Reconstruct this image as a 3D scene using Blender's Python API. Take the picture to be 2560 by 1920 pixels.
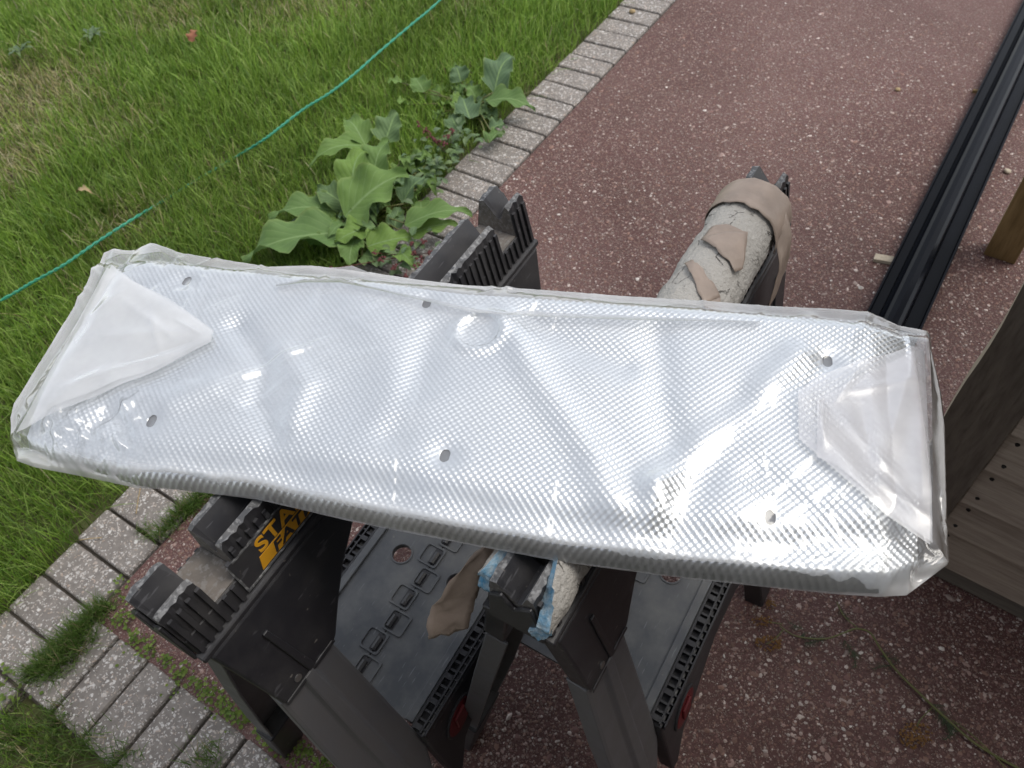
import bpy, bmesh, math, random
import numpy as np
from mathutils import Matrix, Vector

for _o in list(bpy.data.objects):
    bpy.data.objects.remove(_o)
S = bpy.context.scene
COL = S.collection

# ------------------------------------------------------------------ camera
F_PX, PITCH, ROLL, CAM_H = 1960.0, math.radians(52.15), math.radians(-8.04), 1.76
W_PX, H_PX = 2560, 1920
_cp, _sp, _cr, _sr = math.cos(PITCH), math.sin(PITCH), math.cos(ROLL), math.sin(ROLL)
FWD = np.array([0, _cp, -_sp]); _R = np.array([1.0, 0, 0]); _Up = np.array([0, _sp, _cp])
RGT = _cr * _R + _sr * _Up
UPV = -_sr * _R + _cr * _Up
cam_d = bpy.data.cameras.new('camera')
cam = bpy.data.objects.new('camera', cam_d)
COL.objects.link(cam)
cam.matrix_world = Matrix(((RGT[0], UPV[0], -FWD[0], 0), (RGT[1], UPV[1], -FWD[1], 0),
                           (RGT[2], UPV[2], -FWD[2], CAM_H), (0, 0, 0, 1)))
cam_d.sensor_width = 36
cam_d.lens = 36 * F_PX / W_PX
cam_d.clip_start = 0.02
cam_d.clip_end = 500
cam_d.dof.use_dof = True
cam_d.dof.focus_distance = 1.05
cam_d.dof.aperture_fstop = 9.0
S.camera = cam

# ------------------------------------------------------------------ sky, sun, exposure
SUN_EL, SUN_AZ = math.radians(60), math.radians(95)      # azimuth measured from +Y towards +X
wd = bpy.data.worlds.new('World'); S.world = wd; wd.use_nodes = True
wn = wd.node_tree
bg = wn.nodes['Background']
sky = wn.nodes.new('ShaderNodeTexSky'); sky.sky_type = 'NISHITA'; sky.sun_disc = False
sky.sun_elevation = SUN_EL; sky.sun_rotation = SUN_AZ
sky.air_density = 1.0; sky.dust_density = 1.2; sky.ozone_density = 1.0
hs = wn.nodes.new('ShaderNodeHueSaturation'); hs.inputs['Saturation'].default_value = 0.26
wn.links.new(sky.outputs[0], hs.inputs['Color']); wn.links.new(hs.outputs[0], bg.inputs['Color'])
bg.inputs['Strength'].default_value = 0.15
sd = bpy.data.lights.new('sun', 'SUN'); sd.energy = 1.2; sd.angle = math.radians(40); sd.color = (1.0, 0.94, 0.84)
sun = bpy.data.objects.new('sun', sd); COL.objects.link(sun)
_sv = Vector((math.cos(SUN_EL) * math.sin(SUN_AZ), math.cos(SUN_EL) * math.cos(SUN_AZ), math.sin(SUN_EL)))
sun.rotation_euler = _sv.to_track_quat('Z', 'Y').to_euler()
sun.location = (-2, 2, 5)
S.view_settings.view_transform = 'Standard'
S.view_settings.look = 'None'
S.view_settings.gamma = 1.0
S.view_settings.exposure = 0.90
S.cycles.transparent_max_bounces = 16
S.cycles.max_bounces = 5
S.cycles.diffuse_bounces = 3
S.cycles.glossy_bounces = 3
S.cycles.transmission_bounces = 2

# ------------------------------------------------------------------ helpers
rng = np.random.default_rng(7)
random.seed(7)


def U(x, y, z=0.0):
    """point of the place seen at photo pixel x,y that lies at height z"""
    d = FWD + RGT * (x - W_PX / 2) / F_PX - UPV * (y - H_PX / 2) / F_PX
    return np.array([0, 0, CAM_H]) + d * ((z - CAM_H) / d[2])


def Pxy(P):
    d = np.asarray(P, float) - np.array([0, 0, CAM_H])
    z = d @ FWD
    return W_PX / 2 + F_PX * (d @ RGT) / z, H_PX / 2 - F_PX * (d @ UPV) / z


def _h(ix, iy, seed):
    n = (ix.astype(np.int64) * 374761393 + iy.astype(np.int64) * 668265263 + seed * 1442695041) & 0xffffffff
    n = ((n ^ (n >> 13)) * 1274126177) & 0xffffffff
    return ((n ^ (n >> 16)) & 0xffff) / 65535.0


def noise(x, y, s=1.0, seed=0):
    x = np.asarray(x, float) * s; y = np.asarray(y, float) * s
    ix, iy = np.floor(x), np.floor(y)
    fx, fy = x - ix, y - iy
    fx = fx * fx * (3 - 2 * fx); fy = fy * fy * (3 - 2 * fy)
    a = _h(ix, iy, seed); b = _h(ix + 1, iy, seed); c = _h(ix, iy + 1, seed); d = _h(ix + 1, iy + 1, seed)
    return (a * (1 - fx) + b * fx) * (1 - fy) + (c * (1 - fx) + d * fx) * fy


def fbm(x, y, s, seed=0, o=3):
    r = 0; a = 1.0; t = 0
    for k in range(o):
        r = r + a * noise(x, y, s * 2 ** k, seed + k); t += a; a *= .5
    return r / t


def tag(o, label=None, cat=None, group=None, kind=None):
    if label: o['label'] = label
    if cat: o['category'] = cat
    if group: o['group'] = group
    if kind: o['kind'] = kind
    return o


def empty(name, loc, rz=0.0):
    o = bpy.data.objects.new(name, None)
    COL.objects.link(o); o.location = loc; o.rotation_euler = (0, 0, rz)
    o.empty_display_size = 0.05
    return o


def link_mesh(name, me, mats, parent=None):
    for m in (mats if isinstance(mats, (list, tuple)) else [mats]):
        me.materials.append(m)
    o = bpy.data.objects.new(name, me); COL.objects.link(o)
    if parent is not None: o.parent = parent
    return o


class MB:
    def __init__(s): s.v = []; s.f = []; s.m = []

    def add(s, vs, fs, mi=0):
        b = len(s.v); s.v += [tuple(map(float, p)) for p in vs]
        s.f += [tuple(i + b for i in q) for q in fs]; s.m += [mi] * len(fs); return s

    def hexa(s, p, mi=0):
        return s.add(p, [(0, 3, 2, 1), (4, 5, 6, 7), (0, 1, 5, 4), (1, 2, 6, 5), (2, 3, 7, 6), (3, 0, 4, 7)], mi)

    def box(s, x0, x1, y0, y1, z0, z1, mi=0):
        return s.hexa([(x0, y0, z0), (x1, y0, z0), (x1, y1, z0), (x0, y1, z0), (x0, y0, z1), (x1, y0, z1), (x1, y1, z1), (x0, y1, z1)], mi)

    def prism(s, poly, vec, mi=0):
        n = len(poly); vec = np.array(vec, float)
        vs = [np.array(p, float) for p in poly] + [np.array(p, float) + vec for p in poly]
        fs = [tuple(range(n))[::-1], tuple(range(n, 2 * n))] + [(i, (i + 1) % n, n + (i + 1) % n, n + i) for i in range(n)]
        return s.add(vs, fs, mi)

    def loft(s, rings, closed=True, caps=True, mi=0):
        n = len(rings[0]); vs = [p for r in rings for p in r]; fs = []
        for k in range(len(rings) - 1):
            for i in range(n if closed else n - 1):
                j = (i + 1) % n
                fs.append((k * n + i, k * n + j, (k + 1) * n + j, (k + 1) * n + i))
        if caps and closed:
            fs.append(tuple(range(n))[::-1]); fs.append(tuple((len(rings) - 1) * n + i for i in range(n)))
        return s.add(vs, fs, mi)

    def tube(s, pts, rad, n=8, mi=0, caps=True):
        pts = [np.array(p, float) for p in pts]; rings = []
        for i, p in enumerate(pts):
            t = pts[min(i + 1, len(pts) - 1)] - pts[max(i - 1, 0)]; t /= (np.linalg.norm(t) + 1e-9)
            a = np.cross(t, [0, 0, 1.0])
            if np.linalg.norm(a) < 1e-3: a = np.cross(t, [1.0, 0, 0])
            a /= np.linalg.norm(a); b = np.cross(t, a)
            r = rad[i] if hasattr(rad, '__len__') else rad
            rings.append([p + r * (a * math.cos(2 * math.pi * k / n) + b * math.sin(2 * math.pi * k / n)) for k in range(n)])
        return s.loft(rings, True, caps, mi)

    def build(s, name, mats, parent=None, smooth=False, bevel=0.0, recalc=True, seg=1):
        me = bpy.data.meshes.new(name); me.from_pydata(s.v, [], s.f)
        me.polygons.foreach_set('material_index', s.m)
        if recalc:
            bm = bmesh.new(); bm.from_mesh(me); bmesh.ops.recalc_face_normals(bm, faces=bm.faces); bm.to_mesh(me); bm.free()
        if smooth: me.polygons.foreach_set('use_smooth', [True] * len(me.polygons))
        me.update()
        o = link_mesh(name, me, mats, parent)
        if bevel:
            b = o.modifiers.new('bevel', 'BEVEL'); b.width = bevel; b.segments = seg; b.limit_method = 'ANGLE'; b.angle_limit = math.radians(35)
            b.harden_normals = False
        return o


def grid_mesh(name, P, mats, parent=None, smooth=True, keep=None, uv=None, midx=None):
    """P: (nu,nv,3) array"""
    nu, nv = P.shape[:2]
    i = np.arange(nu * nv).reshape(nu, nv)
    q = np.stack([i[:-1, :-1], i[1:, :-1], i[1:, 1:], i[:-1, 1:]], -1).reshape(-1, 4)
    if keep is not None: q = q[keep.reshape(-1)]
    me = bpy.data.meshes.new(name)
    me.vertices.add(nu * nv); me.vertices.foreach_set('co', np.ascontiguousarray(P.reshape(-1, 3), dtype=np.float32).ravel())
    me.loops.add(q.size); me.loops.foreach_set('vertex_index', q.ravel().astype(np.int32))
    me.polygons.add(len(q)); me.polygons.foreach_set('loop_start', np.arange(0, q.size, 4, dtype=np.int32))
    me.polygons.foreach_set('loop_total', np.full(len(q), 4, np.int32))
    me.polygons.foreach_set('use_smooth', np.full(len(q), smooth))
    if uv is not None:
        l = me.uv_layers.new(name='UVMap'); l.data.foreach_set('uv', uv.reshape(-1, 2)[q.ravel()].astype(np.float32).ravel())
    me.update(calc_edges=True); me.validate()
    return link_mesh(name, me, mats, parent)


# ------------------------------------------------------------------ materials
def nmat(name):
    m = bpy.data.materials.new(name); m.use_nodes = True
    return m, m.node_tree, m.node_tree.nodes['Principled BSDF']


def nd(nt, t, **kw):
    n = nt.nodes.new(t)
    for k, v in kw.items():
        if k in n.inputs.keys(): n.inputs[k].default_value = v
        else: setattr(n, k, v)
    return n


def ramp(nt, fac, stops, interp='LINEAR'):
    r = nt.nodes.new('ShaderNodeValToRGB'); r.color_ramp.interpolation = interp
    els = r.color_ramp.elements
    while len(els) < len(stops): els.new(0.5)
    for e, (p, c) in zip(els, stops):
        e.position = p; e.color = (c, c, c, 1) if not hasattr(c, '__len__') else (*c, 1)
    nt.links.new(fac, r.inputs[0]); return r.outputs[0]


def mixc(nt, fac, a, b, mode='MIX'):
    n = nt.nodes.new('ShaderNodeMix'); n.data_type = 'RGBA'; n.blend_type = mode
    for sock, v in ((n.inputs[0], fac), (n.inputs[6], a), (n.inputs[7], b)):
        if hasattr(v, 'is_linked'): nt.links.new(v, sock)
        elif hasattr(v, '__len__'): sock.default_value = (*v, 1) if len(v) == 3 else v
        else: sock.default_value = v
    return n.outputs[2]


def coords(nt, scale=(1, 1, 1), rnd=False):
    tc = nt.nodes.new('ShaderNodeTexCoord'); mp = nt.nodes.new('ShaderNodeMapping')
    mp.inputs['Scale'].default_value = scale
    nt.links.new(tc.outputs['Object'], mp.inputs['Vector'])
    if rnd:
        oi = nt.nodes.new('ShaderNodeObjectInfo'); ml = nt.nodes.new('ShaderNodeMath'); ml.operation = 'MULTIPLY'; ml.inputs[1].default_value = 40
        nt.links.new(oi.outputs['Random'], ml.inputs[0]); nt.links.new(ml.outputs[0], mp.inputs['Location'])
    return mp.outputs[0]


def noi(nt, vec, scale, detail=4, rough=.55):
    n = nd(nt, 'ShaderNodeTexNoise', Scale=scale, Detail=detail, Roughness=rough)
    nt.links.new(vec, n.inputs['Vector']); return n.outputs[0]


def bump(nt, p, hgt, strength=.5, dist=.002):
    b = nd(nt, 'ShaderNodeBump', Strength=strength, Distance=dist)
    nt.links.new(hgt, b.inputs['Height']); nt.links.new(b.outputs[0], p.inputs['Normal']); return b


def simple(name, col, rough=.5, metal=0.0, nscale=60, namp=.25, bstr=0.0, bdist=.001, col2=None, rnd=False, spec=.5):
    m, nt, p = nmat(name)
    v = coords(nt, rnd=rnd)
    n = noi(nt, v, nscale)
    c2 = col2 or tuple(max(0, x * (1 - namp)) for x in col)
    nt.links.new(mixc(nt, ramp(nt, n, [(.3, 0.0), (.7, 1.0)]), c2, col), p.inputs['Base Color'])
    p.inputs['Roughness'].default_value = rough; p.inputs['Metallic'].default_value = metal
    p.inputs['Specular IOR Level'].default_value = spec
    if bstr: bump(nt, p, n, bstr, bdist)
    return m


def aggregate(name, base, base2, chips, scale, thr, bstr, rnd=False, big=3.0, rough=.75, stain=None):
    """stony surface: matrix with pale chips of two sizes"""
    m, nt, p = nmat(name)
    v = coords(nt, rnd=rnd)
    nz = noi(nt, v, scale * .5, 3)
    vv = nt.nodes.new('ShaderNodeMix'); vv.data_type = 'VECTOR'; vv.inputs[0].default_value = .012 * 150 / scale
    nt.links.new(v, vv.inputs[4])
    nc = nd(nt, 'ShaderNodeTexNoise', Scale=scale * .9, Detail=2); nt.links.new(v, nc.inputs['Vector']); nt.links.new(nc.outputs[1], vv.inputs[5])
    lg = noi(nt, v, big, 4)
    col = mixc(nt, ramp(nt, lg, [(.3, 0.0), (.7, 1.0)]), base, base2)
    col = mixc(nt, ramp(nt, nz, [(.35, 0.0), (.65, .5)]), col, tuple(x * .55 for x in base))
    hsum = None
    for k, (sc, th, lo) in enumerate(((1.0, thr, .42), (1.9, thr + .03, .5), (.55, thr + .12, .36))):
        vo = nd(nt, 'ShaderNodeTexVoronoi', Scale=scale * sc); vo.feature = 'F1'
        nt.links.new(vv.outputs[1], vo.inputs['Vector'])
        sep = nt.nodes.new('ShaderNodeSeparateColor'); nt.links.new(vo.outputs['Color'], sep.inputs[0])
        sel = ramp(nt, sep.outputs[0], [(th, 0.0), (th + .02, 1.0)])
        shp = ramp(nt, vo.outputs['Distance'], [(lo - .12, 1.0), (lo, 0.0)])
        mul = nt.nodes.new('ShaderNodeMath'); mul.operation = 'MULTIPLY'
        nt.links.new(sel, mul.inputs[0]); nt.links.new(shp, mul.inputs[1])
        cc = ramp(nt, sep.outputs[1], [(i / max(1, len(chips) - 1), c) for i, c in enumerate(chips)])
        col = mixc(nt, mul.outputs[0], col, cc)
        if k < 2:
            if hsum is None: hsum = mul.outputs[0]
            else:
                ad = nt.nodes.new('ShaderNodeMath'); ad.operation = 'ADD'; nt.links.new(hsum, ad.inputs[0]); nt.links.new(mul.outputs[0], ad.inputs[1]); hsum = ad.outputs[0]
    ad = nt.nodes.new('ShaderNodeMath'); ad.operation = 'ADD'; nt.links.new(hsum, ad.inputs[0]); nt.links.new(nz, ad.inputs[1])
    if stain:
        sn = noi(nt, v, stain, 6, .62); col = mixc(nt, ramp(nt, sn, [(.38, 1.0), (.58, 0.0)]), col, mixc(nt, 1.0, col, (.70, .66, .64), 'MULTIPLY'))
    nt.links.new(col, p.inputs['Base Color']); p.inputs['Roughness'].default_value = rough
    p.inputs['Specular IOR Level'].default_value = .3
    bump(nt, p, ad.outputs[0], bstr, .003)
    return m


M = {}
M['drive'] = aggregate('red aggregate', (.115, .054, .050), (.165, .094, .086), [(.25, .17, .14), (.38, .31, .27), (.17, .10, .08), (.45, .39, .35)], 185, .66, .9, big=1.6, stain=.9)
M['paver'] = aggregate('exposed aggregate paver', (.185, .165, .150), (.235, .212, .192), [(.42, .395, .375), (.56, .54, .52), (.34, .27, .22), (.48, .465, .45)], 105, .60, .6, rnd=True, big=14)
M['soil'] = simple('soil', (.085, .105, .030), .95, nscale=25, namp=.55, col2=(.06, .048, .026), bstr=.9, bdist=.01)
M['sand'] = simple('joint sand', (.10, .085, .068), .95, nscale=80, namp=.5, bstr=.8, bdist=.004)


def chipmat():
    m, nt, p = nmat('stone chips')
    at = nd(nt, 'ShaderNodeAttribute', attribute_name='col'); nt.links.new(at.outputs['Color'], p.inputs['Base Color'])
    p.inputs['Roughness'].default_value = .6; p.inputs['Specular IOR Level'].default_value = .35
    return m


M['chips'] = chipmat()


def foliage(name, attr=True, col=(.1, .2, .04), trans=.35, rough=.45, veins=False):
    m, nt, p = nmat(name)
    out = nt.nodes['Material Output']
    if attr:
        at = nd(nt, 'ShaderNodeAttribute', attribute_name='col'); c = at.outputs['Color']
    else:
        v = coords(nt); n = noi(nt, v, 30, 4)
        c = mixc(nt, n, tuple(x * .65 for x in col), tuple(min(1, x * 1.25) for x in col))
        oi = nt.nodes.new('ShaderNodeObjectInfo')
        c = mixc(nt, ramp(nt, oi.outputs['Random'], [(0, 0.0), (1, .55)]), c, tuple((col[0] * .55, col[1] * .62, col[2] * 1.3)))
        if veins:
            uv = nt.nodes.new('ShaderNodeTexCoord'); sx = nt.nodes.new('ShaderNodeSeparateXYZ'); nt.links.new(uv.outputs['UV'], sx.inputs[0])
            ab = nt.nodes.new('ShaderNodeMath'); ab.operation = 'SUBTRACT'; ab.inputs[1].default_value = .5; nt.links.new(sx.outputs[1], ab.inputs[0])
            aa = nt.nodes.new('ShaderNodeMath'); aa.operation = 'ABSOLUTE'; nt.links.new(ab.outputs[0], aa.inputs[0])
            mid = ramp(nt, aa.outputs[0], [(.012, 1.0), (.035, 0.0)])
            # side veins: sin of (u*k - |v|*j)
            m1 = nt.nodes.new('ShaderNodeMath'); m1.operation = 'MULTIPLY'; m1.inputs[1].default_value = 48; nt.links.new(sx.outputs[0], m1.inputs[0])
            m2 = nt.nodes.new('ShaderNodeMath'); m2.operation = 'MULTIPLY'; m2.inputs[1].default_value = 34; nt.links.new(aa.outputs[0], m2.inputs[0])
            m3 = nt.nodes.new('ShaderNodeMath'); m3.operation = 'SUBTRACT'; nt.links.new(m1.outputs[0], m3.inputs[0]); nt.links.new(m2.outputs[0], m3.inputs[1])
            m4 = nt.nodes.new('ShaderNodeMath'); m4.operation = 'SINE'; nt.links.new(m3.outputs[0], m4.inputs[0])
            sv = ramp(nt, m4.outputs[0], [(.93, 0.0), (1.0, .45)])
            mx = nt.nodes.new('ShaderNodeMath'); mx.operation = 'MAXIMUM'; nt.links.new(mid, mx.inputs[0]); nt.links.new(sv, mx.inputs[1])
            edge = ramp(nt, aa.outputs[0], [(.44, 0.0), (.5, .6)])
            c = mixc(nt, mx.outputs[0], c, (.2, .30, .12)); c = mixc(nt, edge, c, (.22, .30, .10))
            bump(nt, p, m4.outputs[0], .25, .002)
    nt.links.new(c, p.inputs['Base Color']); p.inputs['Roughness'].default_value = rough
    p.inputs['Specular IOR Level'].default_value = .3
    tr = nt.nodes.new('ShaderNodeBsdfTranslucent'); nt.links.new(c, tr.inputs['Color'])
    mx = nt.nodes.new('ShaderNodeMixShader'); mx.inputs[0].default_value = trans
    nt.links.new(p.outputs[0], mx.inputs[1]); nt.links.new(tr.outputs[0], mx.inputs[2]); nt.links.new(mx.outputs[0], out.inputs['Surface'])
    return m


M['grass'] = foliage('grass blades', trans=.42)
M['weed'] = foliage('weed leaves', trans=.45, rough=.5)
M['leaf'] = foliage('broad leaf', False, (.155, .255, .055), .28, .66, veins=True)
M['leafb'] = foliage('broad leaf bluish', False, (.115, .185, .07), .22, .66, veins=True)
M['leafs'] = foliage('small leaf', False, (.12, .175, .065), .2, .5)
M['seed'] = simple('dark red seed heads', (.11, .022, .022), .7, nscale=200, bstr=.5)
M['dryleaf'] = simple('dry brown leaf', (.26, .10, .05), .7, nscale=60, bstr=.4)
M['dryleaf2'] = simple('dry tan leaf', (.33, .24, .12), .7, nscale=60, bstr=.4)
M['stem'] = simple('green stem', (.12, .125, .035), .5, nscale=40)
M['feather'] = simple('feathery green', (.035, .055, .022), .7, nscale=40)
M['flower'] = simple('dried orange florets', (.25, .125, .035), .8, nscale=300, namp=.5, bstr=.5)


def plastic(name, col, rough, dust=.0, dustcol=(.2, .19, .18), wear=0.0, scratch=True):
    m, nt, p = nmat(name)
    v = coords(nt)
    n1 = noi(nt, v, 9, 6, .65); n2 = noi(nt, v, 160, 3)
    c = mixc(nt, ramp(nt, n1, [(.42, 0.0), (.75, dust)]), col, dustcol)
    if wear:
        c = mixc(nt, ramp(nt, n2, [(.5, 0.0), (.62, wear)]), c, (.30, .30, .30))
    if scratch:
        vs = coords(nt, (25, 260, 60)); n3 = noi(nt, vs, 1.0, 2)
        c = mixc(nt, ramp(nt, n3, [(.66, 0.0), (.70, .55)]), c, tuple(min(1, x * 2.0 + .06) for x in col))
        n4 = noi(nt, v, 75, 2); c = mixc(nt, ramp(nt, n4, [(.72, 0.0), (.76, .6)]), c, (.22, .20, .18))
    nt.links.new(c, p.inputs['Base Color'])
    rr = ramp(nt, n1, [(.3, rough - .08), (.7, min(1, rough + .15))]); nt.links.new(rr, p.inputs['Roughness'])
    bump(nt, p, n2, .12, .0006)
    return m


M['black'] = plastic('black plastic', (.019, .019, .023), .40, .42, (.095, .090, .086))
M['blackw'] = plastic('worn black plastic', (.055, .057, .062), .55, .5, (.20, .19, .18), .55)
M['notch'] = plastic('dusty sawn notch', (.06, .056, .052), .75, .9, (.22, .19, .165), .3)
M['shelf'] = plastic('dark grey shelf plastic', (.070, .075, .084), .46, .75, (.19, .188, .18))
M['greyleg'] = plastic('grey leg metal', (.100, .100, .108), .42, .45, (.135, .120, .110), 0, False)
M['red'] = simple('dark red latch', (.12, .009, .012), .4, nscale=30)
M['yellow'] = simple('yellow lettering', (.62, .30, .015), .5, nscale=60, namp=.15)
M['screw'] = simple('steel rivet', (.30, .29, .28), .4, .8)


def foam():
    m, nt, p = nmat('weathered grey foam')
    v = coords(nt)
    n1 = noi(nt, v, 26, 6, .65); n2 = noi(nt, v, 170, 4)
    vo = nd(nt, 'ShaderNodeTexVoronoi', Scale=38.0); vo.feature = 'DISTANCE_TO_EDGE'
    ds = nt.nodes.new('ShaderNodeMix'); ds.data_type = 'VECTOR'; ds.inputs[0].default_value = .05
    nc = nd(nt, 'ShaderNodeTexNoise', Scale=22.0, Detail=4); nt.links.new(v, nc.inputs['Vector']); nt.links.new(v, ds.inputs[4]); nt.links.new(nc.outputs[1], ds.inputs[5]); nt.links.new(ds.outputs[1], vo.inputs['Vector'])
    crack = ramp(nt, vo.outputs['Distance'], [(.0, 0.0), (.035, 1.0)])
    gate = ramp(nt, n1, [(.40, 1.0), (.47, 0.0)])
    gi = nt.nodes.new('ShaderNodeMath'); gi.operation = 'SUBTRACT'; gi.inputs[0].default_value = 1.0; nt.links.new(gate, gi.inputs[1]); gate = gi.outputs[0]
    ck = nt.nodes.new('ShaderNodeMath'); ck.operation = 'MAXIMUM'; nt.links.new(crack, ck.inputs[0]); nt.links.new(gate, ck.inputs[1])
    c = mixc(nt, n1, (.33, .315, .29), (.45, .43, .40)); c = mixc(nt, ck.outputs[0], (.19, .178, .165), c)
    nt.links.new(c, p.inputs['Base Color']); p.inputs['Roughness'].default_value = .9; p.inputs['Specular IOR Level'].default_value = .15
    ad = nt.nodes.new('ShaderNodeMath'); ad.operation = 'ADD'; nt.links.new(n2, ad.inputs[0]); nt.links.new(ck.outputs[0], ad.inputs[1])
    bump(nt, p, ad.outputs[0], .9, .0045)
    return m


M['foam'] = foam()
M['foamblue'] = simple('blue foam core', (.10, .27, .42), .95, nscale=120, col2=(.40, .46, .48), bstr=1.0, bdist=.004, spec=.1)
M['tape'] = simple('brown packing tape', (.33, .258, .21), .5, nscale=26, namp=.3, bstr=.5, bdist=.004)
M['twine'] = simple('green twine', (.03, .30, .19), .55, nscale=300, namp=.4)
M['blackbar'] = simple('black lacquered metal', (.005, .006, .009), .22, nscale=8, spec=.07)


def wood(name, a, b, rough=.75, sc=(3, 40, 40), bs=.4):
    m, nt, p = nmat(name)
    v = coords(nt, sc, rnd=True)
    n = noi(nt, v, 1.6, 5, .6); n2 = noi(nt, coords(nt, tuple(x * 4 for x in sc), rnd=True), 1.5, 3)
    c = mixc(nt, ramp(nt, n, [(.3, 0.0), (.7, 1.0)]), a, b)
    c = mixc(nt, ramp(nt, n2, [(.45, 0.0), (.7, .35)]), c, tuple(x * .45 for x in a))
    nt.links.new(c, p.inputs['Base Color']); p.inputs['Roughness'].default_value = rough; p.inputs['Specular IOR Level'].default_value = .2
    bump(nt, p, n2, bs, .002); return m


M['board'] = wood('weathered cladding', (.36, .29, .235), (.50, .42, .345))
M['postd'] = wood('dark rough sawn wood', (.12, .098, .080), (.20, .165, .135), .85, (30, 30, 4), .8)
M['pale'] = wood('pale sawn edge', (.34, .29, .22), (.46, .40, .31), .8, (30, 30, 4))
M['tan'] = wood('golden treated wood', (.13, .085, .035), (.22, .15, .07), .7, (30, 30, 3))
M['sill'] = wood('grey sill', (.15, .13, .11), (.22, .195, .165), .85)
M['render'] = simple('wall render', (.30, .27, .24), .9, nscale=40, bstr=.4)
M['plinth'] = simple('dark plinth', (.10, .095, .09), .9, nscale=50, bstr=.4)
M['rooft'] = simple('roof tiles', (.12, .06, .045), .85, nscale=20, bstr=.5)
M['nail'] = simple('dark nail', (.012, .011, .010), .6)


def foilmat():
    m, nt, p = nmat('embossed aluminium')
    v = coords(nt); n = noi(nt, v, 14, 4)
    p.inputs['Metallic'].default_value = 1.0
    p.inputs['Base Color'].default_value = (.70, .725, .755, 1)
    nt.links.new(ramp(nt, n, [(.3, .30), (.7, .42)]), p.inputs['Roughness'])
    return m


def filmmat(name, haze, tint=(.92, .94, .97), rough=.07, gl=1.0, edge=False):
    """thin clear polythene: sees through, mirrors the sky at grazing angles, slightly milky"""
    m, nt, p = nmat(name)
    nt.nodes.remove(p); out = nt.nodes['Material Output']
    v = coords(nt); n = noi(nt, v, 9, 4)
    tr = nd(nt, 'ShaderNodeBsdfTransparent', Color=(.985, .99, .99, 1))
    df = nd(nt, 'ShaderNodeBsdfDiffuse', Color=(*tint, 1)); tl = nd(nt, 'ShaderNodeBsdfTranslucent', Color=(*tint, 1))
    ms = nt.nodes.new('ShaderNodeMixShader'); ms.inputs[0].default_value = .4; nt.links.new(df.outputs[0], ms.inputs[1]); nt.links.new(tl.outputs[0], ms.inputs[2])
    hz = nt.nodes.new('ShaderNodeMixShader'); hr_ = ramp(nt, n, [(.3, haze * .7), (.7, min(1, haze * 1.3))])
    if edge:
        at = nd(nt, 'ShaderNodeAttribute', attribute_name='seam'); ad = nt.nodes.new('ShaderNodeMath'); ad.operation = 'ADD'; ad.use_clamp = True
        nt.links.new(hr_, ad.inputs[0]); nt.links.new(at.outputs['Fac'], ad.inputs[1]); hr_ = ad.outputs[0]
    nt.links.new(hr_, hz.inputs[0])
    nt.links.new(tr.outputs[0], hz.inputs[1]); nt.links.new(ms.outputs[0], hz.inputs[2])
    gs = nd(nt, 'ShaderNodeBsdfGlossy', Roughness=rough)
    lw = nd(nt, 'ShaderNodeFresnel', IOR=1.5)
    ge = nt.nodes.new('ShaderNodeNewGeometry'); io = nd(nt, 'ShaderNodeMapRange'); io.inputs['To Min'].default_value = 1.5; io.inputs['To Max'].default_value = 1 / 1.5
    nt.links.new(ge.outputs['Backfacing'], io.inputs['Value']); nt.links.new(io.outputs[0], lw.inputs['IOR'])
    ml = nt.nodes.new('ShaderNodeMath'); ml.operation = 'MULTIPLY'; ml.inputs[1].default_value = 2.2 * gl; ml.use_clamp = True
    nt.links.new(lw.outputs[0], ml.inputs[0])
    fin = nt.nodes.new('ShaderNodeMixShader'); nt.links.new(ml.outputs[0], fin.inputs[0]); nt.links.new(hz.outputs[0], fin.inputs[1]); nt.links.new(gs.outputs[0], fin.inputs[2])
    nt.links.new(fin.outputs[0], out.inputs['Surface'])
    return m


M['foil'] = foilmat()
M['core'] = simple('grey fibre core', (.15, .16, .18), .9, nscale=90)
M['film'] = filmmat('clear film', .15, (.95, .95, .95), edge=True)
M['flap'] = filmmat('milky folded film', .36, (.97, .97, .98), .20, 1.4)
M['flap2'] = filmmat('milky film end', .44, (.97, .955, .985), .26, 1.2)

# ------------------------------------------------------------------ ground, driveway, edging
KAZ = math.radians(39.0)
KA = np.array([math.sin(KAZ), math.cos(KAZ), 0]); KB = np.array([math.cos(KAZ), -math.sin(KAZ), 0])
K0 = np.array([-1.018, .928, 0.0])


def K(u, v, z=0.0): return K0 + KA * u + KB * v + np.array([0, 0, z])


KROT = math.pi / 2 - KAZ

g = MB().add([(-40, -40, -.035), (40, -40, -.035), (40, 40, -.035), (-40, 40, -.035)], [(0, 1, 2, 3)]).build('ground', M['soil'])
tag(g, kind='structure')
g['label'] = 'dark soil under the lawn and paving'
dr = MB().add([K(-.115, .004), K(-.115, 12), K(25, 12), K(25, .004)], [(0, 3, 2, 1)]).build('driveway', M['drive'])
tag(dr, 'reddish brown exposed aggregate driveway with white stone chips', kind='structure')


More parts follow.
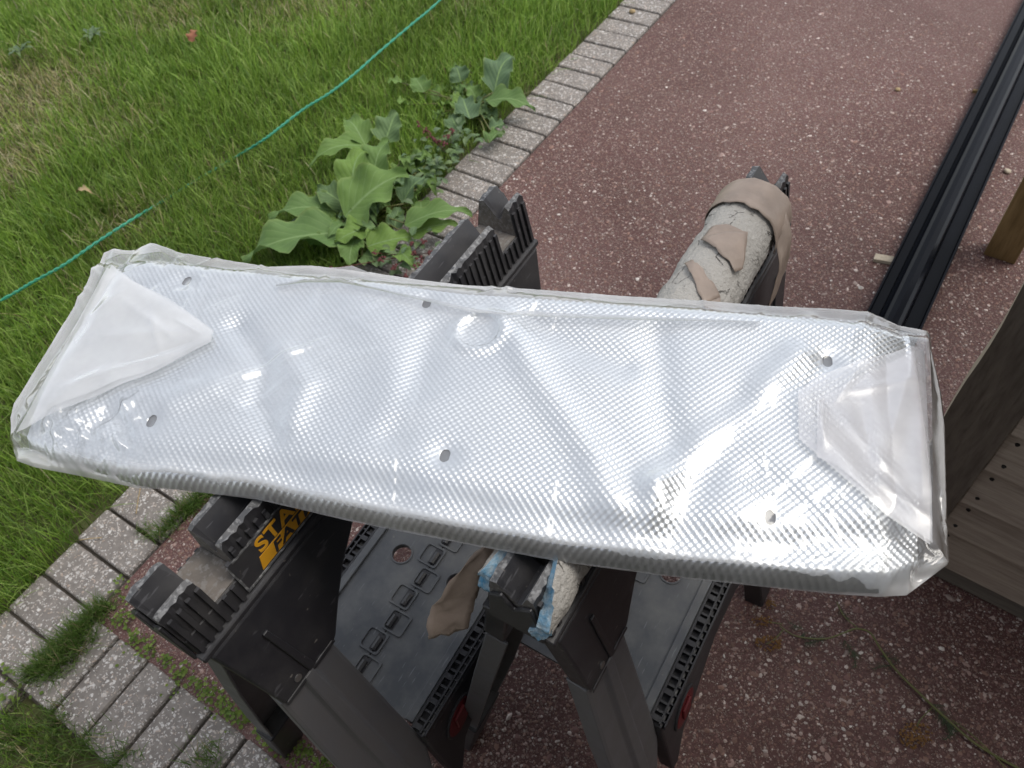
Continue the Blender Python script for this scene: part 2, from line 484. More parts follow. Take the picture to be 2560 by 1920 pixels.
def chips(n, seed):
    r = np.random.default_rng(seed)
    u = r.uniform(-.10, 3.4, n * 3); v = r.uniform(.01, 3.2, n * 3)
    P = K0 + np.outer(u, KA) + np.outer(v, KB)
    px, py = Pxy(P); dist = np.linalg.norm(P - [0, 0, CAM_H], axis=1)
    ok = (px > -150) & (px < 2750) & (py > -150) & (py < 2150) & (r.random(n * 3) < np.clip((2.3 / dist) ** 1.5, .25, 1))
    P = P[ok][:n]; n = len(P)
    s = r.lognormal(math.log(.0021), .38, n) * np.where(r.random(n) < .03, 1.7, 1.0)
    base = np.array([[1, 0, 0], [.4, .9, 0], [-.5, .8, 0], [-1, -.1, 0], [-.3, -.9, 0], [.7, -.7, 0], [.1, 0, 1.0]])
    V = np.repeat(base[None], n, 0) * r.uniform(.65, 1.25, (n, 7, 1))
    V *= np.stack([s * r.uniform(.8, 1.6, n), s, s * r.uniform(.25, .6, n)], 1)[:, None, :]
    a = r.uniform(0, 6.283, n); c, sn = np.cos(a)[:, None], np.sin(a)[:, None]
    X = V[..., 0] * c - V[..., 1] * sn; Y = V[..., 0] * sn + V[..., 1] * c
    V = np.stack([X, Y, V[..., 2]], -1) + P[:, None, :]; V[..., 2] += .0006
    tri = np.array([[0, 1, 6], [1, 2, 6], [2, 3, 6], [3, 4, 6], [4, 5, 6], [5, 0, 6]])
    Fc = (tri[None] + 7 * np.arange(n)[:, None, None]).reshape(-1, 3)
    pal = np.array([(.44, .37, .335), (.33, .255, .225), (.20, .115, .09), (.150, .080, .070), (.28, .19, .165), (.54, .49, .45), (.165, .095, .075)])
    colr = pal[r.choice(len(pal), n, p=[.075, .10, .25, .30, .125, .015, .135])] * r.uniform(.75, 1.2, (n, 1))
    return V.reshape(-1, 3), Fc, np.repeat(colr, 7, 0)


def raw_mesh(name, V, Fc, mat, parent=None, col=None, smooth=False):
    k = Fc.shape[1]
    me = bpy.data.meshes.new(name)
    me.vertices.add(len(V)); me.vertices.foreach_set('co', np.ascontiguousarray(V, np.float32).ravel())
    me.loops.add(Fc.size); me.loops.foreach_set('vertex_index', Fc.ravel().astype(np.int32))
    me.polygons.add(len(Fc)); me.polygons.foreach_set('loop_start', np.arange(0, Fc.size, k, dtype=np.int32))
    me.polygons.foreach_set('loop_total', np.full(len(Fc), k, np.int32))
    me.polygons.foreach_set('use_smooth', np.full(len(Fc), smooth))
    if col is not None:
        at = me.color_attributes.new('col', 'FLOAT_COLOR', 'POINT')
        at.data.foreach_set('color', np.concatenate([col, np.ones((len(col), 1))], 1).astype(np.float32).ravel())
    me.update(calc_edges=True)
    return link_mesh(name, me, mat, parent)


V, Fc, cc = chips(90000, 3)
tag(raw_mesh('stone_chips', V, Fc, M['chips'], dr, cc), kind='stuff')

# edging pavers: each one its own piece
bed = MB().add([K(-3, -.215, -.012), K(-3, .0, -.012), K(9, .0, -.012), K(9, -.215, -.012)], [(0, 1, 2, 3)])
bed.add([K(-.32, 0, -.0125), K(-.32, 9, -.0125), K(-.10, 9, -.0125), K(-.10, 0, -.0125)], [(0, 1, 2, 3)])
bedo = bed.build('paver_edging', M['sand'])
tag(bedo, 'edging course of grey pavers with white stone chips around the driveway', kind='structure')


def paver_mesh(seed):
    r = np.random.default_rng(seed)
    hx, hy, z1 = .1005 + r.uniform(-.001, .001), .0495, .0
    mb = MB()
    # rounded rectangle rings: bottom, arris, top
    def ring(ix, z, c):
        pts = []
        for sx, sy in ((1, 1), (-1, 1), (-1, -1), (1, -1)):
            for k in ((1, 0), (0, 1)) if sx * sy > 0 else ((0, 1), (1, 0)):
                j = r.uniform(-.0008, .0008, 2)
                pts.append((sx * (hx - ix - (c if k[0] == 0 else 0)) + j[0], sy * (hy - ix - (c if k[1] == 0 else 0)) + j[1], z))
        return pts
    mb.loft([ring(0, -.06, .003), ring(0, -.006, .003), ring(.0025, -.0012, .003), ring(.006, .0, .003)])
    o = mb.build('paver', M['paver']); me = o.data
    bpy.data.objects.remove(o); return me


pv = [paver_mesh(i) for i in range(8)]


def put_paver(u, v, rot, dz):
    o = bpy.data.objects.new('paver', random.choice(pv)); COL.objects.link(o); o.parent = bedo
    o.location = K(u, v, .007 + dz); o.rotation_euler = (random.uniform(-.008, .008), random.uniform(-.008, .008), rot + random.uniform(-.012, .012))


PT = .1065
for i in range(-14, 80):
    put_paver((i + .5) * PT, -.104, KROT + math.pi / 2, random.uniform(-.0025, .0025))
for i in range(0, 22):
    put_paver(-.213, .052 + i * PT, KROT, random.uniform(-.0025, .0025))

# ------------------------------------------------------------------ lawn
DRY = [(U(40, 250), .34, .9), (U(20, 420), .20, .85), (U(430, 30), .24, .6), (U(760, -20), .34, .65), (U(300, 330), .2, .4), (U(330, 560), .14, .4), (U(1200, -20), .2, .5), (U(330, 1830), .16, .7)]


def dryness(P):
    d = np.zeros(len(P))
    for c, r, a in DRY: d = np.maximum(d, a * np.exp(-((P[:, 0] - c[0]) ** 2 + (P[:, 1] - c[1]) ** 2) / (r * r)))
    n = fbm(P[:, 0], P[:, 1], 3.0, 11)
    return np.clip(d * 1.2 + (n - .60) * .5, 0, 1)


def blades(P, L, Wd, col, lean, r, z0=-.02, seglist=(0, .4, .75, 1.0)):
    n = len(P); az = r.uniform(0, 6.283, n)
    dx, dy = np.cos(az), np.sin(az)
    bx = lean * dx + r.normal(.10, .12, n); by = lean * dy + r.normal(-.03, .12, n)
    sx, sy = -np.sin(az + r.normal(0, .7, n)), np.cos(az)
    vs = []
    for t in seglist:
        cx = P[:, 0] + L * bx * t ** 1.8; cy = P[:, 1] + L * by * t ** 1.8
        cz = z0 + L * (t - .38 * np.minimum(1.3, bx * bx + by * by) * t * t)
        w = Wd * (1 - .55 * t) if t < 1 else 0 * Wd
        if t < 1:
            vs.append(np.stack([cx - sx * w, cy - sy * w, cz], 1)); vs.append(np.stack([cx + sx * w, cy + sy * w, cz], 1))
        else: vs.append(np.stack([cx, cy, cz], 1))
    V = np.stack(vs, 1)                              # n,7,3
    tri = np.array([[0, 1, 3], [0, 3, 2], [2, 3, 5], [2, 5, 4], [4, 5, 6]])
    Fc = (tri[None] + 7 * np.arange(n)[:, None, None]).reshape(-1, 3)
    tint = np.array([.55, .55, .85, .85, 1.05, 1.05, 1.15])
    C = col[:, None, :] * (.9 + .1 * tint[None, :, None])
    return V.reshape(-1, 3), Fc, C.reshape(-1, 3)


def lawn():
    r = np.random.default_rng(21)
    N = 760000
    u = r.uniform(-1.6, 4.9, N); v = r.uniform(-4.6, 1.3, N)
    P = K0 + np.outer(u, KA) + np.outer(v, KB)
    edge = -.205 - .05 * (fbm(u, v, 7, 4) - .55)
    left = v < edge
    near = (u < -.325 - .03 * fbm(u, v, 9, 8)) & (v >= 0.0)
    px, py = Pxy(P)
    vis = (px > -420) & (px < 2700) & (py > -420) & (py < 2250) & (left | near)
    dist = np.linalg.norm(P - [0, 0, CAM_H], axis=1)
    dens = np.clip((2.3 / dist) ** 1.1, .33, 1) * .98
    dry = dryness(P)
    clump = fbm(u, v, 16, 31)
    bare = np.exp(-((v + .22) / .05) ** 2) * (u > 0) * .55
    dens = dens * (1 - .15 * dry) * np.clip(.45 + 1.1 * clump, .2, 1) * (1 - bare)
    dens[near] *= .55
    keep = vis & (r.random(N) < dens)
    # thinner, broader blades for the lawn that goes on beyond the picture
    M_ = 60000; uo = r.uniform(-3, 10, M_); vo = r.uniform(-8, -.25, M_); Po = K0 + np.outer(uo, KA) + np.outer(vo, KB); qx, qy = Pxy(Po)
    infront = (Po - [0, 0, CAM_H]) @ FWD > .05
    oo = ~(infront & (qx > -420) & (qx < 2700) & (qy > -420) & (qy < 2250)); Po = Po[oo]; no = len(Po)
    Lo = r.uniform(.05, .10, no); co = np.array([(.150, .250, .036), (.205, .320, .050), (.110, .205, .034)])[r.integers(0, 3, no)] * r.uniform(.7, 1.1, (no, 1))
    Vo, Fo, Co = blades(Po, Lo, np.full(no, .006), co, np.abs(r.normal(.4, .3, no)), r)
    P = P[keep]; dry = dry[keep]; dist = dist[keep]; clump = clump[keep]; nr = near[keep]; uu = u[keep]; vv = v[keep]; n = len(P)
    tall = fbm(uu, vv, 5, 77)
    L = (.052 + .055 * tall + .03 * r.random(n)) * (1 - .45 * dry) * r.uniform(.65, 1.2, n)
    L[nr] *= .6
    Wd = (.0010 + .0006 * r.random(n)) * np.clip(dist / 2.2, 1, 1.9)
    lean = np.abs(r.normal(.35, .3, n)) + .2 * dry
    gcol = np.array([(.150, .250, .036), (.205, .320, .050), (.110, .205, .034), (.265, .365, .090)])
    col = gcol[r.integers(0, 4, n)] * (.75 + .55 * fbm(uu, vv, 2.2, 5)[:, None])
    straw = np.array([(.40, .35, .18), (.30, .27, .12), (.46, .42, .26)])[r.integers(0, 3, n)]
    isdry = r.random(n) < np.clip(dry * .62 + .012, 0, .9)
    col = np.where(isdry[:, None], straw, col * (1 - .25 * dry[:, None]) + np.array([.12, .11, .03]) * .5 * dry[:, None])
    col *= r.uniform(.75, 1.25, (n, 1))
    V, Fc, C = blades(P, L, Wd, col, lean, r)
    Fc = np.concatenate([Fc, Fo + len(V)]); V = np.concatenate([V, Vo]); C = np.concatenate([C, Co])
    o = raw_mesh('lawn_grass', V, Fc, M['grass'], None, C)
    tag(o, 'long green lawn grass with dry straw patches', 'grass', kind='stuff')
    print('lawn blades', n)


lawn()


def tufts():
    r = np.random.default_rng(5)
    pts = []; ln = []
    def along(a, b, n, w, l):
        t = r.random(n)[:, None]; q = np.array(a)[None] * (1 - t) + np.array(b)[None] * t + np.concatenate([r.normal(0, w, (n, 2)), np.zeros((n, 1))], 1)
        pts.append(q); ln.append(np.full(n, l) * r.uniform(.5, 1.2, n))
    along(U(265, 1520), U(75, 1700), 1500, .012, .055)      # joint between the two courses
    along(U(225, 1600), U(130, 1690), 500, .014, .06)
    along(U(470, 1270), U(395, 1350), 420, .007, .045)      # edge of driveway by the panel
    along(U(530, 1225), U(455, 1290), 500, .012, .05)
    along(U(385, 1335), U(350, 1325), 110, .008, .035)
    for px, py in ((140, 1800), (215, 1860), (120, 1890), (40, 1840), (300, 1905), (520, 1905)):
        along(U(px - 20, py), U(px + 20, py), 160, .02, .05)
    P = np.concatenate(pts); L = np.concatenate(ln); n = len(P)
    col = np.array([(.09, .16, .03), (.13, .19, .05), (.07, .13, .025), (.26, .22, .12)])[r.choice(4, n, p=[.4, .3, .22, .08])] * r.uniform(.8, 1.2, (n, 1))
    V, Fc, C = blades(P, L, np.full(n, .0011), col, np.abs(r.normal(.5, .35, n)), r, -.005)
    tag(raw_mesh('joint_grass', V, Fc, M['grass'], None, C), 'grass sprouting from the joints between the pavers', 'grass', kind='stuff')


tufts()


def weeds():
    """small round-leaved weed in the joint along the driveway"""
    r = np.random.default_rng(15)
    cen = []
    path = [(318, 1560), (345, 1600), (375, 1625), (420, 1655), (455, 1690), (500, 1715), (535, 1745), (570, 1775), (605, 1800), (655, 1840), (700, 1865), (745, 1885), (800, 1915)]
    for (x, y) in path:
        big = r.uniform(.5, 1.25)
        c = U(x, y)
        for k in range(int(46 * big)): cen.append(c + np.array([*r.normal(0, .014 * big, 2), r.uniform(.004, .026)]))
    for (x, y, m) in ((295, 1500, 14), (300, 1470, 10), (270, 1545, 8), (20, 1690, 14), (40, 1740, 10), (130, 1850, 12), (155, 1870, 10), (95, 1765, 8), (330, 1630, 5), (545, 1760, 4), (430, 1760, 6), (30, 1725, 10)):
        c = U(x, y)
        for k in range(m): cen.append(c + np.array([*r.normal(0, .016, 2), r.uniform(.004, .02)]))
    Vs, Fs, Cs = [], [], []
    b = 0
    for c in cen:
        s = r.uniform(.0022, .0050); a = r.uniform(0, 6.283); tl = r.uniform(-.4, .4, 2)
        ring = []
        for k in range(7):
            th = a + 2 * math.pi * k / 7; rr = s * (1 if k else 1.25)
            x, y = rr * math.cos(th), rr * math.sin(th)
            ring.append(c + np.array([x, y, tl[0] * x + tl[1] * y + .0015]))
        Vs += [c] + ring; Fs += [(b, b + 1 + k, b + 1 + (k + 1) % 7) for k in range(7)]; b += 8
        cl = np.array([(.16, .23, .04), (.12, .19, .035), (.2, .27, .06)])[r.integers(0, 3)] * r.uniform(.8, 1.2)
        Cs += [cl] * 8
    tag(raw_mesh('creeping_weed', np.array(Vs), np.array(Fs), M['weed'], None, np.array(Cs)), 'small round leaved weed growing along the paver joint beside the driveway', 'weeds', kind='stuff')


weeds()


# ------------------------------------------------------------------ broad-leaved plants
def leaf(name, base, tip, width, mat, parent, arch=.25, wave=.16, seed=0, nu=15, nv=9, cup=.35, roll=0.0):
    r = np.random.default_rng(seed)
    base = np.array(base, float); tip = np.array(tip, float)
    d = tip - base; L = np.linalg.norm(d); d /= L
    side = np.cross(d, [0, 0, 1.0]); side /= np.linalg.norm(side); nrm = np.cross(side, d)
    if roll:
        s2 = side * math.cos(roll) + nrm * math.sin(roll); nrm = nrm * math.cos(roll) - side * math.sin(roll); side = s2
    t = np.linspace(0, 1, nu)[:, None]; w = np.linspace(-1, 1, nv)[None, :]
    prof = (np.sin(np.pi * np.clip(t, 0, 1) ** .62) ** .75) * (1 - .15 * t) + .03
    ph = r.uniform(0, 6.28, 4)
    prof = prof * (1 + .055 * np.sin(t * 15 + ph[0]) * np.sign(w) + .03 * np.sin(t * 33 + ph[1]))
    wd = width * .5 * prof * w
    lift = arch * L * np.sin(np.pi * t ** 1.1) * .6 + cup * width * .5 * (np.abs(w) ** 1.5) * prof
    lift = lift + wave * width * (np.abs(w) ** 2) * np.sin(t * 15 + ph[2] + 2.2 * (w > 0)) * (t > .03)
    lift = lift - .25 * L * np.clip(t - .75, 0, 1) ** 1.5 * arch * 4
    bend = .10 * L * np.sin(t * 2.5 + ph[3])
    P = base + d * (L * t)[..., None] + side * (wd + bend * .6)[..., None] + nrm * lift[..., None]
    uv = np.stack(np.broadcast_arrays(t, (w + 1) / 2), -1)
    return grid_mesh(name, P - np.array(parent.location), mat, parent, uv=uv)


def plant(name, label, root, leaves, group=None):
    e = empty(name, root)
    tag(e, label, 'plant', group)
    for k, (bx, by, tx, ty, w, zb, zt, mt) in enumerate(leaves):
        B = U(bx, by, zb); T = U(tx, ty, zt)
        dist = np.linalg.norm(B - [0, 0, CAM_H])
        leaf('leaf', B, T, 1.3 * w * dist / F_PX, M[mt], e, seed=k + int(bx), arch=random.uniform(.12, .3), roll=random.uniform(-.25, .25))
        mb = MB(); rt = np.array(root, float)
        mid = (rt + B) / 2 + np.array([0, 0, .03])
        mb.tube([rt - rt, mid - rt, B - rt + np.array([0, 0, .001])], [.003, .0028, .002], 6)
        mb.build('stalk', M['stem'], e, smooth=True)
    return e


A = [(866, 570, 606, 655, 100, .07, .07, 'leaf'), (845, 535, 672, 538, 62, .06, .08, 'leaf'), (858, 535, 1022, 440, 105, .10, .16, 'leaf'),
     (882, 490, 920, 372, 66, .10, .16, 'leaf'), (930, 450, 978, 350, 66, .10, .15, 'leaf'), (922, 372, 770, 408, 44, .08, .10, 'leaf'),
     (918, 362, 858, 300, 55, .08, .12, 'leaf'), (956, 358, 994, 280, 60, .08, .13, 'leafb'), (926, 570, 834, 602, 55, .09, .10, 'leaf'),
     (884, 600, 880, 668, 50, .08, .06, 'leaf'), (918, 618, 1026, 586, 66, .08, .09, 'leaf'), (1010, 558, 1180, 532, 50, .10, .09, 'leaf'),
     (1022, 590, 1146, 556, 42, .08, .07, 'leaf'), (1010, 510, 1078, 436, 48, .09, .13, 'leafb'), (868, 515, 795, 466, 56, .07, .10, 'leafb'),
     (990, 572, 999, 516, 34, .06, .09, 'leafb'), (930, 500, 900, 560, 60, .07, .08, 'leaf'), (905, 640, 960, 660, 44, .05, .05, 'leafb'), (945, 590, 975, 655, 46, .05, .05, 'leafb')]
for _k in range(46):
    _t = random.random(); _x, _y = random.gauss(880 + 170 * _t, 48), random.gauss(590 - 190 * _t, 40); _a = random.uniform(0, 6.283); _l = random.uniform(32, 66)
    A.append((_x, _y, _x + _l * math.cos(_a), _y + .75 * _l * math.sin(_a), random.uniform(24, 44), random.uniform(.04, .09), random.uniform(.05, .12), random.choice(('leaf', 'leaf', 'leafb'))))
plant('broad_leaf_plant', 'large wavy leaved pale green plant nearest the panel at the lawn edge', U(925, 560, 0), A)
B = [(1233, 232, 1288, 140, 62, .08, .14, 'leafb'), (1215, 256, 1338, 276, 50, .07, .06, 'leaf'), (1153, 205, 1136, 165, 42, .06, .10, 'leafb'),
     (1178, 297, 1156, 243, 52, .07, .10, 'leafb'), (1057, 232, 1037, 192, 40, .06, .09, 'leaf'), (1004, 208, 966, 206, 18, .06, .06, 'leaf'),
     (1147, 325, 1129, 286, 42, .06, .08, 'leafb'), (1225, 325, 1268, 314, 34, .05, .04, 'leafb'), (1222, 358, 1260, 330, 40, .05, .04, 'leaf'), (1190, 250, 1165, 215, 34, .05, .09, 'leaf')]
for _k in range(22):
    _x, _y = random.gauss(1170, 50), random.gauss(255, 40); _a = random.uniform(0, 6.283); _l = random.uniform(25, 50)
    B.append((_x, _y, _x + _l * math.cos(_a), _y + .75 * _l * math.sin(_a), random.uniform(20, 34), random.uniform(.03, .05), random.uniform(.03, .07), random.choice(('leaf', 'leafb'))))
plant('broad_leaf_plant', 'smaller broad leaved plant overhanging the pavers, farther from the panel', U(1190, 290, 0), B)


def bush(name, label, root, spots, heads, seed):
    r = np.random.default_rng(seed)
    e = empty(name, root); tag(e, label, 'plant')
    for (x, y, sp, n) in spots:
        for k in range(n):
            cx, cy = x + r.normal(0, sp), y + r.normal(0, sp * .75)
            z = r.uniform(.03, .12); a = r.uniform(0, 6.283); l = r.uniform(.022, .042)
            B_ = U(cx, cy, z); T_ = B_ + np.array([l * math.cos(a), l * math.sin(a), r.uniform(-.012, .012)])
            leaf('leaf', B_, T_, l * r.uniform(.5, .7), M['leafs' if r.random() < .75 else 'leafb'], e, nu=7, nv=5, seed=k + seed * 100, wave=.05)
    for (x, y) in heads:
        c = U(x, y, .13) - np.array(root)
        mb = MB()
        for k in range(7):
            q = c + r.normal(0, .0045, 3); s = r.uniform(.004, .0065)
            mb.add([q + s * np.array(d) for d in ((1, 0, 0), (0, 1, 0), (-1, 0, 0), (0, -1, 0), (0, 0, 1), (0, 0, -1))],
                   [(0, 1, 4), (1, 2, 4), (2, 3, 4), (3, 0, 4), (1, 0, 5), (2, 1, 5), (3, 2, 5), (0, 3, 5)])
        mb.tube([np.zeros(3), c * .6 + np.array([0, 0, .0]), c], .0012, 5)
        mb.build('seed_head', M['seed'], e)
    return e


bush('seeding_plant', 'small leaved dark green plant with dark red seed heads beside the pavers', U(1120, 390, 0),
     [(1125, 365, 32, 46), (1165, 345, 25, 22), (1060, 420, 28, 20), (1095, 430, 22, 14), (1030, 470, 22, 12)],
     [(1062, 327), (1077, 340), (1096, 355), (1110, 358), (1133, 327), (1046, 310), (1085, 350), (1120, 340)], 2)
bush('seeding_plant', 'low dark plant with dark red seed heads between panel and sawhorse', U(1020, 640, 0),
     [(1000, 650, 40, 26), (1050, 635, 34, 22), (960, 630, 20, 8)],
     [(935, 632), (955, 650), (1028, 612), (1060, 606), (1035, 632), (1075, 632), (1040, 665), (985, 668), (1055, 650), (830, 672), (1015, 690)], 3)

# fallen leaves and a few small rosettes in the lawn
for nm, x, y, w, dx, dy, mt, lb in (('fallen_leaf', 480, 105, .05, 8, -32, 'dryleaf', 'rusty red dead leaf standing in the grass at the top left'),
                                    ('fallen_leaf', 190, 485, .03, 42, -4, 'dryleaf2', 'tan curled dead leaf lying on the grass above the twine')):
    e = empty(nm, U(x, y, .06)); tag(e, lb, 'leaf')
    leaf('blade', U(x, y, .07), U(x + dx, y + dy, .10), w, M[mt], e, seed=x)
for x, y, n, lb in ((235, 90, 7, 'small flat weed rosette in the dry grass near the top edge'), (50, 130, 6, 'small dark weed rosette in the dry grass by the left edge')):
    e = empty('weed_rosette', U(x, y, 0)); tag(e, lb, 'weed')
    for k in range(n):
        a = 6.283 * k / n + random.uniform(-.3, .3); c = U(x, y, .05)
        leaf('leaf', c, c + np.array([.07 * math.cos(a), .07 * math.sin(a), random.uniform(0, .02)]), .022, M['leafs'], e, seed=k + x, nu=8, nv=5)


# ------------------------------------------------------------------ twine
def twine():
    ctl = [(-260, 885, .05), (0, 752, .055), (80, 706, .058), (160, 662, .062), (240, 607, .06), (325, 552, .05), (420, 495, .0), (500, 445, -.005), (580, 398, .01), (655, 352, .055), (700, 318, .065), (760, 272, .07), (820, 235, .075), (880, 190, .075), (950, 128, .075), (1030, 60, .075), (1100, 0, .075), (1260, -160, .07)]
    pts = [U(*c) for c in ctl]; fine = []
    for i in range(len(pts) - 1):
        for k in range(14):
            t = k / 14; p0 = pts[max(i - 1, 0)]; p1, p2 = pts[i], pts[i + 1]; p3 = pts[min(i + 2, len(pts) - 1)]
            fine.append(.5 * (2 * p1 + (p2 - p0) * t + (2 * p0 - 5 * p1 + 4 * p2 - p3) * t * t + (3 * p1 - p0 - 3 * p2 + p3) * t ** 3))
    mb = MB(); base = fine[0].copy()
    for s in range(2):           # two twisted strands
        q = []
        for i, p in enumerate(fine):
            a = i * 1.1 + s * math.pi
            q.append(p - base + .0030 * np.array([math.cos(a) * .6, math.cos(a) * .4, math.sin(a)]))
        mb.tube(q, .0032, 6)
    o = mb.build('garden_twine', M['twine'], smooth=True); o.location = base
    tag(o, 'green garden twine stretched across the lawn', 'twine')


twine()

# ------------------------------------------------------------------ black metal profile on the driveway
pn = np.array([.972, 1.35, 0.0]); pa = math.radians(39.3)
PA = np.array([math.sin(pa), math.cos(pa), 0]); PB = np.array([math.cos(pa), -math.sin(pa), 0])
e = empty('metal_profile', pn, math.pi / 2 - pa)
tag(e, 'long black lacquered metal profile lying on the driveway at the right', 'metal profile')
LEN = (-.32, 4.2)


def xprof(name, poly, mat, bev=.0015):
    mb = MB(); mb.prism([(LEN[0], -p * 1.12, z * 1.15) for p, z in poly], (LEN[1] - LEN[0], 0, 0)); return mb.build(name, mat, e, bevel=bev)


xprof('flange', [(0, .012), (.030, .012), (.030, .017), (.006, .017), (.006, .034), (0, .034)], M['blackbar'])
xprof('channel', [(.0305, .010), (.092, .010), (.092, .046), (.088, .058), (.078, .065), (.064, .068), (.052, .066), (.044, .060), (.039, .048), (.0305, .022)], M['blackbar'], .002)
xprof('flange', [(.0925, .012), (.134, .012), (.134, .036), (.127, .036), (.127, .016), (.0925, .016)], M['blackbar'])
for q, lb, s in ((U(2212, 652), 'small pale wood block jutting out from under the black profile', .026), (U(2440, 232), 'small tan wood chip beside the black profile', .011)):
    mb = MB(); mb.hexa([(-s * 1.3, -s * .6, 0), (s, -s * .55, 0), (s, s * .6, 0), (-s * 1.2, s * .55, 0), (-s * 1.3, -s * .6, .0115), (s, -s * .5, .0115), (s, s * .55, .0115), (-s * 1.2, s * .5, .0105)])
    o = mb.build('wood_block', M['tan' if s < .02 else 'pale'], bevel=.001); o.location = q + np.array([0, 0, .0008]); o.rotation_euler = (0, 0, -.5); tag(o, lb, 'wood block')
for x, y, s, lb in ((2243, 226, .010, 'brown pebble lying alone on the red driveway'), (2517, 431, .011, 'pale pink pebble on the driveway right of the black profile'), (1581, 32, .014, 'brown crumb of soil on a grey paver near the top edge')):
    bm = bmesh.new(); bmesh.ops.create_icosphere(bm, subdivisions=2, radius=s)
    for v in bm.verts:
        v.co *= 1 + .25 * (noise(np.array([v.co.x]), np.array([v.co.y + v.co.z]), 120, int(x))[0] - .5); v.co.z = v.co.z * .6 + s * .5
    me = bpy.data.meshes.new('pebble'); bm.to_mesh(me); bm.free()
    me.polygons.foreach_set('use_smooth', [True] * len(me.polygons))
    o = link_mesh('pebble', me, M['pale'] if x > 2400 else M['dryleaf2']); o.location = U(x, y, .007 if x < 2000 else 0); tag(o, lb, 'pebble')

# ------------------------------------------------------------------ wooden shed at the right
sb = np.array([.900, .657, 0.0]); sdir = math.radians(131.96)
SD = np.array([math.sin(sdir), math.cos(sdir), 0]); SN = np.array([SD[1], -SD[0], 0])      # SN faces the camera side
e = empty('wooden_shed', sb, math.atan2(SD[1], SD[0]))
tag(e, 'timber shed corner with lapped weathered boards at the right edge', 'shed')
# local: x along the wall (to the right), y inwards (away from the camera)
ZT = 1.78
mb = MB()
nz = 40
rows = []
for i in range(nz):
    z = ZT * i / (nz - 1); w = .0018 * math.sin(z * 19) + .002 * (noise(np.array([z]), np.array([1.0]), 14, 4)[0] - .5)
    rows.append([(-.152 + w, -.022, z), (-.052, -.022, z), (-.052, .022, z), (-.152 + w, .022, z)])
vs = [p for rr in rows for p in rr]; fs = []; mi = []
for k in range(nz - 1):
    for i in range(4):
        j = (i + 1) % 4; fs.append((k * 4 + i, k * 4 + j, k * 4 + 4 + j, k * 4 + 4 + i)); mi.append(1 if i == 3 else 0)
mb.add(vs, fs); mb.m = mi
mb.add(rows[-1], [(0, 1, 2, 3)], 0)
mb.build('corner_post', [M['postd'], M['pale']], e)  # left side paler: pale sawn wood, with sky light put into its colour
zb = [.063, .195, .311, .431, .549, .667, .785, .903, 1.021, 1.139, 1.257, 1.375, 1.493, 1.611, 1.729]
for i in range(len(zb) - 1):
    z0, z1 = zb[i], zb[i + 1]
    mb = MB(); j = random.uniform(-.0015, .0015)
    mb.hexa([(-.0505, -.020 + j, z0), (1.5, -.020, z0), (1.5, .002, z0 + .004), (-.0505, .002, z0 + .004), (-.0505, -.002, z1 + .014), (1.5, -.002, z1 + .014), (1.5, .008, z1 + .014), (-.0505, .008, z1 + .014)])
    o = mb.build('cladding_board', M['board'], e, bevel=.0015)
    for zz in (z0 + .028, z1 - .030):
        t = (zz - z0) / (z1 + .014 - z0); yy = -.020 * (1 - t) - .002 * t
        nb = MB(); nb.tube([(-.028 + random.uniform(-.004, .004), yy + .004, zz), (-.028, yy - .0016, zz)], .0042, 8); nb.build('nail', M['nail'], o)
kb = MB(); kb.tube([(.172, -.008, .113), (.172, -.0142, .112)], [.011, .0105], 14); kb.build('knot', M['nail'], e)
mb = MB(); mb.box(-.0505, 1.5, -.012, .05, 0.001, .0615); mb.build('sill', M['sill'], e, bevel=.003)
mb = MB(); mb.box(-.152, 1.5, .0225, .0665, ZT - .1, ZT); mb.build('top_rail', M['board'], e, bevel=.002)
rb = MB(); rb.hexa([(-.16, -.04, ZT + .02), (1.7, -.04, ZT + .02), (1.7, 1.35, ZT + .22), (-.16, 1.35, ZT + .22), (-.16, -.04, ZT + .06), (1.7, -.04, ZT + .06), (1.7, 1.35, ZT + .26), (-.16, 1.35, ZT + .26)])
rb.build('roof', M['board'], e, bevel=.003)
# farther post of the open side
tp = np.array([1.467, 1.606, 0.0]) - sb
lx, ly = tp @ SD, tp @ (-SN)
mb = MB(); mb.box(lx, lx + .088, ly, ly + .06, 0.001, ZT, 0)
mb.m[5] = 1
mb.build('far_post', [M['tan'], M['pale']], e, bevel=.002)
mb = MB(); mb.box(lx + .01, lx + .055, .068, ly - .002, ZT - .085, ZT - .002); mb.build('side_rail', M['tan'], e, bevel=.002)

# ------------------------------------------------------------------ unseen house, added right of and behind the viewer to shade the near ground
HV = 2.32
hw = empty('added_shade_house', K(-2.2, HV), KROT)
tag(hw, 'unseen rendered house wall added right of and behind the viewer to shade the near ground', 'house')
mb = MB(); mb.box(-3.2, 2.75, -4.0, 0.0, .45, 3.4); mb.build('wall', M['render'], hw, bevel=.01)
mb = MB(); mb.box(-3.22, 2.77, -4.02, .025, 0.001, .45); mb.build('plinth', M['plinth'], hw, bevel=.01)
mb = MB(); mb.box(-3.2, .15, .027, HV - .1, .451, 2.6); mb.build('added_shade_wing', M['render'], hw, bevel=.01)  # unseen wing, added to block sky light from behind the viewer
mb = MB(); mb.box(-3.22, .172, .028, HV - .08, 0.001, .45); mb.build('added_wing_plinth', M['plinth'], hw, bevel=.01)
mb = MB(); mb.hexa([(-3.4, -4.2, 3.4), (2.9, -4.2, 3.4), (2.9, .3, 3.4), (-3.4, .3, 3.4), (-3.4, -4.2, 5.2), (2.9, -4.2, 5.2), (2.9, .25, 3.5), (-3.4, .25, 3.5)]); mb.build('roof', M['rooft'], hw)

# ------------------------------------------------------------------ sawhorses
HL = .755                     # rail length


def c3(x, p, z): return (x, -p, z)


